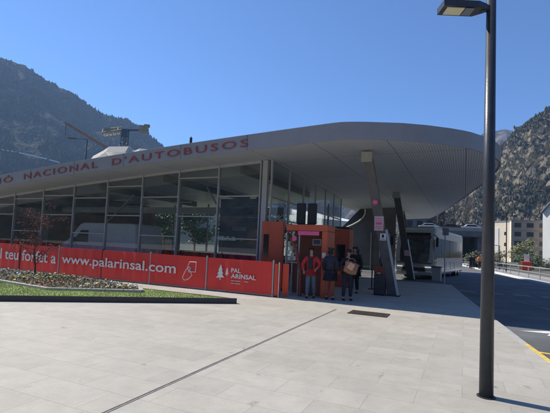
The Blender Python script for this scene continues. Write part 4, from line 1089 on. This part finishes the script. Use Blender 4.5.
def person(label, loc, rz, H=1.68, arms=None, top='coat', legs='navy', hairlen=.1, group=None, extras=None, stance=.09, stride=0.0, lean=0.0, shoes='black', coatlen=.0, detail=True, hair='hair', headdown=0.0):
    """local frame: faces -y"""
    t = thing('person', label, 'person', loc, rz, group)
    k = H / 1.70
    def q(x, y, z): return (x * k, y * k, z * k)
    hip = q(0, 0, .93); ch = q(0, -lean * .6, 1.28); nk = q(0, -lean, 1.45); nk2 = q(0, -lean - .005, 1.50)
    hc = (0, (-lean - .02 - headdown) * k, 1.60 * k)
    if arms is None: arms = ((q(-.25, .0, 1.14), q(-.27, -.06, .90)), (q(.25, .0, 1.14), q(.27, -.06, .90)))
    shl = q(-.165, -lean * .9, 1.385); shr = q(.165, -lean * .9, 1.385)
    body = []
    r = k
    body.append([(hip, .15 * r, .10 * r), (q(0, -lean * .3, 1.08), .125 * r, .09 * r), (ch, .155 * r, .105 * r), (q(0, -lean * .9, 1.40), .12 * r, .08 * r), (nk, .058 * r, .055 * r), (nk2, .052 * r, .055 * r),
                 ((hc[0], hc[1] - .018 * r, hc[2] - .055 * r), .058 * r, .066 * r), ((hc[0], hc[1], hc[2] + .005 * r), .074 * r, .092 * r), ((hc[0], hc[1] + .008 * r, hc[2] + .065 * r), .066 * r, .082 * r), ((hc[0], hc[1] + .01 * r, hc[2] + .098 * r), .03 * r, .04 * r)])
    legsj = []
    for sx in (-1, 1):
        hp = q(sx * .085, 0, .88); kn = q(sx * (stance + .005), -.02 + sx * stride * .5, .49); an = q(sx * (stance + .02), .02 + sx * stride, .09)
        legsj.append((hp, kn, an)); body.append([(hip, .15 * r, .10 * r), (hp, .085 * r, .088 * r), (lerp(hp, kn, .5), .075 * r, .08 * r), (kn, .055 * r, .058 * r), (lerp(kn, an, .35), .056 * r, .058 * r), (an, .036 * r, .04 * r), ((an[0], an[1] - .1 * r, .035 * r), .035 * r, .028 * r)])
    for (sh, (el, wr), sx) in ((shl, arms[0], -1), (shr, arms[1], 1)):
        body.append([(q(0, -lean * .9, 1.40), .12 * r, .08 * r), (sh, .058 * r, .058 * r), (lerp(sh, el, .5), .048 * r, .048 * r), (el, .042 * r, .042 * r), (lerp(el, wr, .4), .038 * r, .038 * r), (wr, .026 * r, .022 * r)])
    for (el, wr), sx in ((arms[0], -1), (arms[1], 1)):
        body += hand(wr, V(wr) - V(el), -sx)
    skinmesh('body', body, 'skin', t, 1)
    # face features
    mb = MB(); fy = hc[1] - .088 * r
    mb.ball((0, fy - .012, hc[2] - .012), .015 * r, (.8, 1.2, 1.5), 8); mb.build('nose', 'skin', t, True)
    for sx in (-1, 1):
        mb = MB(); mb.ball((sx * .030 * r, fy + .008, hc[2] + .015), .010 * r, (1.2, .7, .8), 8); mb.build('eye', 'black', t, True)
        mb = MB(); mb.ball((sx * .073 * r, hc[1] + .005, hc[2] - .005), .020 * r, (.35, .7, 1.2), 8); mb.build('ear', 'skin', t, True)
    mb = MB(); mb.ball((0, fy + .014, hc[2] - .052 * r), .02 * r, (1.1, .5, .28), 8); mb.build('mouth', 'rust', t, True)
    # hair
    hch = [[((0, hc[1] + .035 * r, hc[2] + .03 * r), .086 * r, .085 * r), ((0, hc[1] + .02 * r, hc[2] + .085 * r), .070 * r, .086 * r), ((0, hc[1] + .0 * r, hc[2] + .108 * r), .035 * r, .05 * r)],
           [((0, hc[1] + .035 * r, hc[2] + .03 * r), .086 * r, .085 * r), ((0, hc[1] + .05 * r, hc[2] - .05 * r), .075 * r, .055 * r), ((0, hc[1] + .065 * r, hc[2] - .05 * r - hairlen), .06 * r, .035 * r)]]
    skinmesh('hair', hch, hair, t, 1)
    # clothes
    jk = [[((0, 0, (.90 - min(coatlen, .04)) * k), .21 * r, .155 * r), ((0, 0, .94 * k), .205 * r, .155 * r), (q(0, -lean * .3, 1.08), .178 * r, .135 * r), (ch, .20 * r, .145 * r), (q(0, -lean * .9, 1.40), .155 * r, .115 * r), (nk, .085 * r, .085 * r)]]
    for (sh, (el, wr)) in ((shl, arms[0]), (shr, arms[1])):
        jk.append([(q(0, -lean * .9, 1.40), .135 * r, .10 * r), (sh, .092 * r, .090 * r), (lerp(sh, el, .5), .082 * r, .080 * r), (el, .070 * r, .070 * r), (lerp(el, wr, .5), .062 * r, .062 * r), (lerp(el, wr, .94), .046 * r, .046 * r)])
    skinmesh('jacket', jk, top, t, 1)
    if coatlen > .08:
        mb = MB(); rr = []
        for j in range(6):
            f = j / 5; z = (1.0 - f * (.12 + coatlen)) * k; a0 = .205 + .045 * f; b0 = .165 + .055 * f
            rr.append([mb.bm.verts.new((cos(u_) * (a0 + .012 * f * sin(5 * u_ + j)) * k, sin(u_) * (b0 + .012 * f * sin(7 * u_)) * k, z)) for u_ in [2 * pi * m_ / 28 for m_ in range(28)]])
        for a_, b_ in zip(rr, rr[1:]):
            for m_ in range(28): mb.bm.faces.new((a_[m_], a_[(m_ + 1) % 28], b_[(m_ + 1) % 28], b_[m_]))
        bmesh.ops.solidify(mb.bm, geom=mb.bm.faces[:], thickness=.012); mb.build('coat_skirt', top, t, True)
    tr = []
    for hp, kn, an in legsj:
        tr.append([((0, 0, .93 * k), .155 * r, .11 * r), (hp, .110 * r, .115 * r), (lerp(hp, kn, .5), .098 * r, .102 * r), (kn, .080 * r, .082 * r), (lerp(kn, an, .4), .074 * r, .076 * r), (lerp(kn, an, .93), .062 * r, .068 * r)])
    skinmesh('trousers', tr, legs, t, 1)
    for hp, kn, an in legsj:
        skinmesh('shoe', [[((an[0], an[1] + .05 * r, .045), .042 * r, .044), ((an[0], an[1] - .06 * r, .042), .046 * r, .042), ((an[0], an[1] - .16 * r, .034), .04 * r, .032)]], shoes, t, 1)
    if extras: extras(t, k, q)
    return t
def vest(t, k, q):
    mb = MB(); mb.box(q(-.02, -.135, 1.20), (.17, .06, .36), bev=.025); mb.build('front_bag', 'vest', t)
    mb = MB(); mb.beam(q(-.13, -.11, 1.46), q(.06, -.15, 1.25), .04, .02); mb.beam(q(.13, -.11, 1.46), q(-.05, -.15, 1.25), .04, .02); mb.build('strap', 'vest', t)
person('person in red jacket and light blue jeans with a black chest bag', (1.30, 13.95, 0), radians(-12), 1.66,
       (((-.30, -.02, 1.14), (-.24, -.14, .92)), ((.31, -.04, 1.16), (.20, -.20, 1.0))), 'jacketred', 'jeans', .05, extras=vest, coatlen=.10, stride=.10, lean=.03)
def ob(t, k, q): pass
person('person in dark coat and rust coloured trousers standing between two others at the kiosk', (1.92, 13.75, 0), radians(150), 1.70,
       (((-.25, -.03, 1.14), (-.24, -.16, .95)), ((.25, -.03, 1.14), (.24, -.1, .90))), 'navy', 'rust', .16, coatlen=.24)
def capf(t, k, q):
    mb = MB(); mb.ball(q(0, -.06, 1.69), .105, (1, 1.05, .62), 14); mb.box(q(0, -.19, 1.665), (.14, .10, .02), bev=.008); mb.build('cap', 'navy', t, True)
person('person in dark clothes and navy cap holding a brown bag to the chest', (2.50, 13.75, 0), radians(8), 1.66,
       (((-.27, -.06, 1.14), (-.10, -.30, 1.08)), ((.27, -.06, 1.12), (.12, -.30, 1.04))), 'coat', 'navy', .06, extras=capf, stance=.11, headdown=.03)
bag = thing('brown_bag', 'large brown bag with its sunlit patch coloured peach, held by the person in the navy cap', 'bag', (2.55, 13.42, .90), radians(8))
mb = MB(); mb.box((0, .02, .19), (.46, .22, .40), rot=Matrix.Rotation(.3, 3, 'Y'), bev=.085)
bmesh.ops.subdivide_edges(mb.bm, edges=mb.bm.edges[:], cuts=2, use_grid_fill=True)
for v in mb.bm.verts: v.co += V((noise.noise(v.co * 8), noise.noise(v.co * 8 + V((5, 0, 0))), noise.noise(v.co * 8 + V((0, 5, 0))))) * .035
mb.build('bag_body', 'brown', bag, True)
mb = MB(); mb.box((-.04, -.09, .25), (.20, .05, .22), rot=Matrix.Rotation(.5, 3, 'Y'), bev=.02); mb.build('patch', 'peach', bag)  # peach colour paints the sunlit spot on the brown bag
mb = MB()
for i in range(8): a0_, a1_ = pi * i / 8, pi * (i + 1) / 8; mb.bar((.13 * cos(a0_), 0, .40 + .11 * sin(a0_)), (.13 * cos(a1_), 0, .40 + .11 * sin(a1_)), .012, n=6)
mb.build('handle', 'brown', bag)
person('person with black hair in long black coat standing behind the one with the brown bag', (3.22, 16.2, 0), radians(-30), 1.78, None, 'coat', 'coat', .1, coatlen=.25)
# people waiting deeper under the canopy
for x, y, rz, top, leg, lb in ((3.9, 21.5, 40, 'navy', 'coat', 'person in navy coat waiting deep under the canopy, left of the front column'),
                               (4.9, 24.0, 200, 'coat', 'jeans', 'person in black coat and jeans waiting far under the canopy by the end wall'),
                               (6.6, 24.5, 170, 'ledgrey', 'navy', 'person in grey coat between the two canopy columns')):
    person(lb, (x, y, 0), radians(rz), 1.7, None, top, leg, .1)
for x, y, top, leg, lb in ((24.0, 50.0, 'coat', 'coat', 'distant person in black, leftmost of the group beyond the coach'), (25.2, 50.3, 'hivis', 'navy', 'distant person in orange high visibility jacket, middle of the group'), (25.9, 50.9, 'hivis', 'coat', 'distant person in orange jacket, rightmost beside the near lamp pole'), (24.75, 50.9, 'navy', 'navy', 'distant person in navy, between the black and the orange clad ones')):
    person(lb, (x, y, 0), radians(20), 1.7, None, top, leg, .05, 'people walking beyond the coach')
# barrier tape under canopy
bt = thing('barrier', 'green barrier tape between two short posts behind the people under the canopy', 'barrier', (3.9, 18.3, 0), radians(-20))
mb = MB(); mb.bar((-.5, 0, 0), (-.5, 0, 1.05), .03); mb.bar((-.5, 0, 0), (-.5, 0, .03), .16, n=20); mb.build('post', 'darksteel', bt)
mb = MB(); mb.bar((.5, 0, 0), (.5, 0, 1.05), .03); mb.bar((.5, 0, 0), (.5, 0, .03), .16, n=20); mb.build('post', 'darksteel', bt)
mb = MB(); mb.box((0, 0, .98), (.94, .008, .06)); mb.build('tape', 'tape', bt)

# ------------------------------------------------------------------ haze
HZ = True
if HZ:
    mb = MB(); mb.box((0, 420, 154), (2300, 1500, 312)); hz = mb.build('haze', None); tag(hz, kind='stuff')
    hm = bpy.data.materials.new('haze'); hm.use_nodes = True; n = hm.node_tree.nodes; l = hm.node_tree.links; n.clear()
    o = n.new('ShaderNodeOutputMaterial'); v = n.new('ShaderNodeVolumePrincipled'); v.inputs['Density'].default_value = .00033; v.inputs['Color'].default_value = (.36, .58, 1, 1)
    v.inputs['Anisotropy'].default_value = .2
    l.new(v.outputs[0], o.inputs['Volume']); hz.data.materials.append(hm)
S.cycles.volume_step_rate = 1.0
S.cycles.max_bounces = 8; S.cycles.transparent_max_bounces = 16
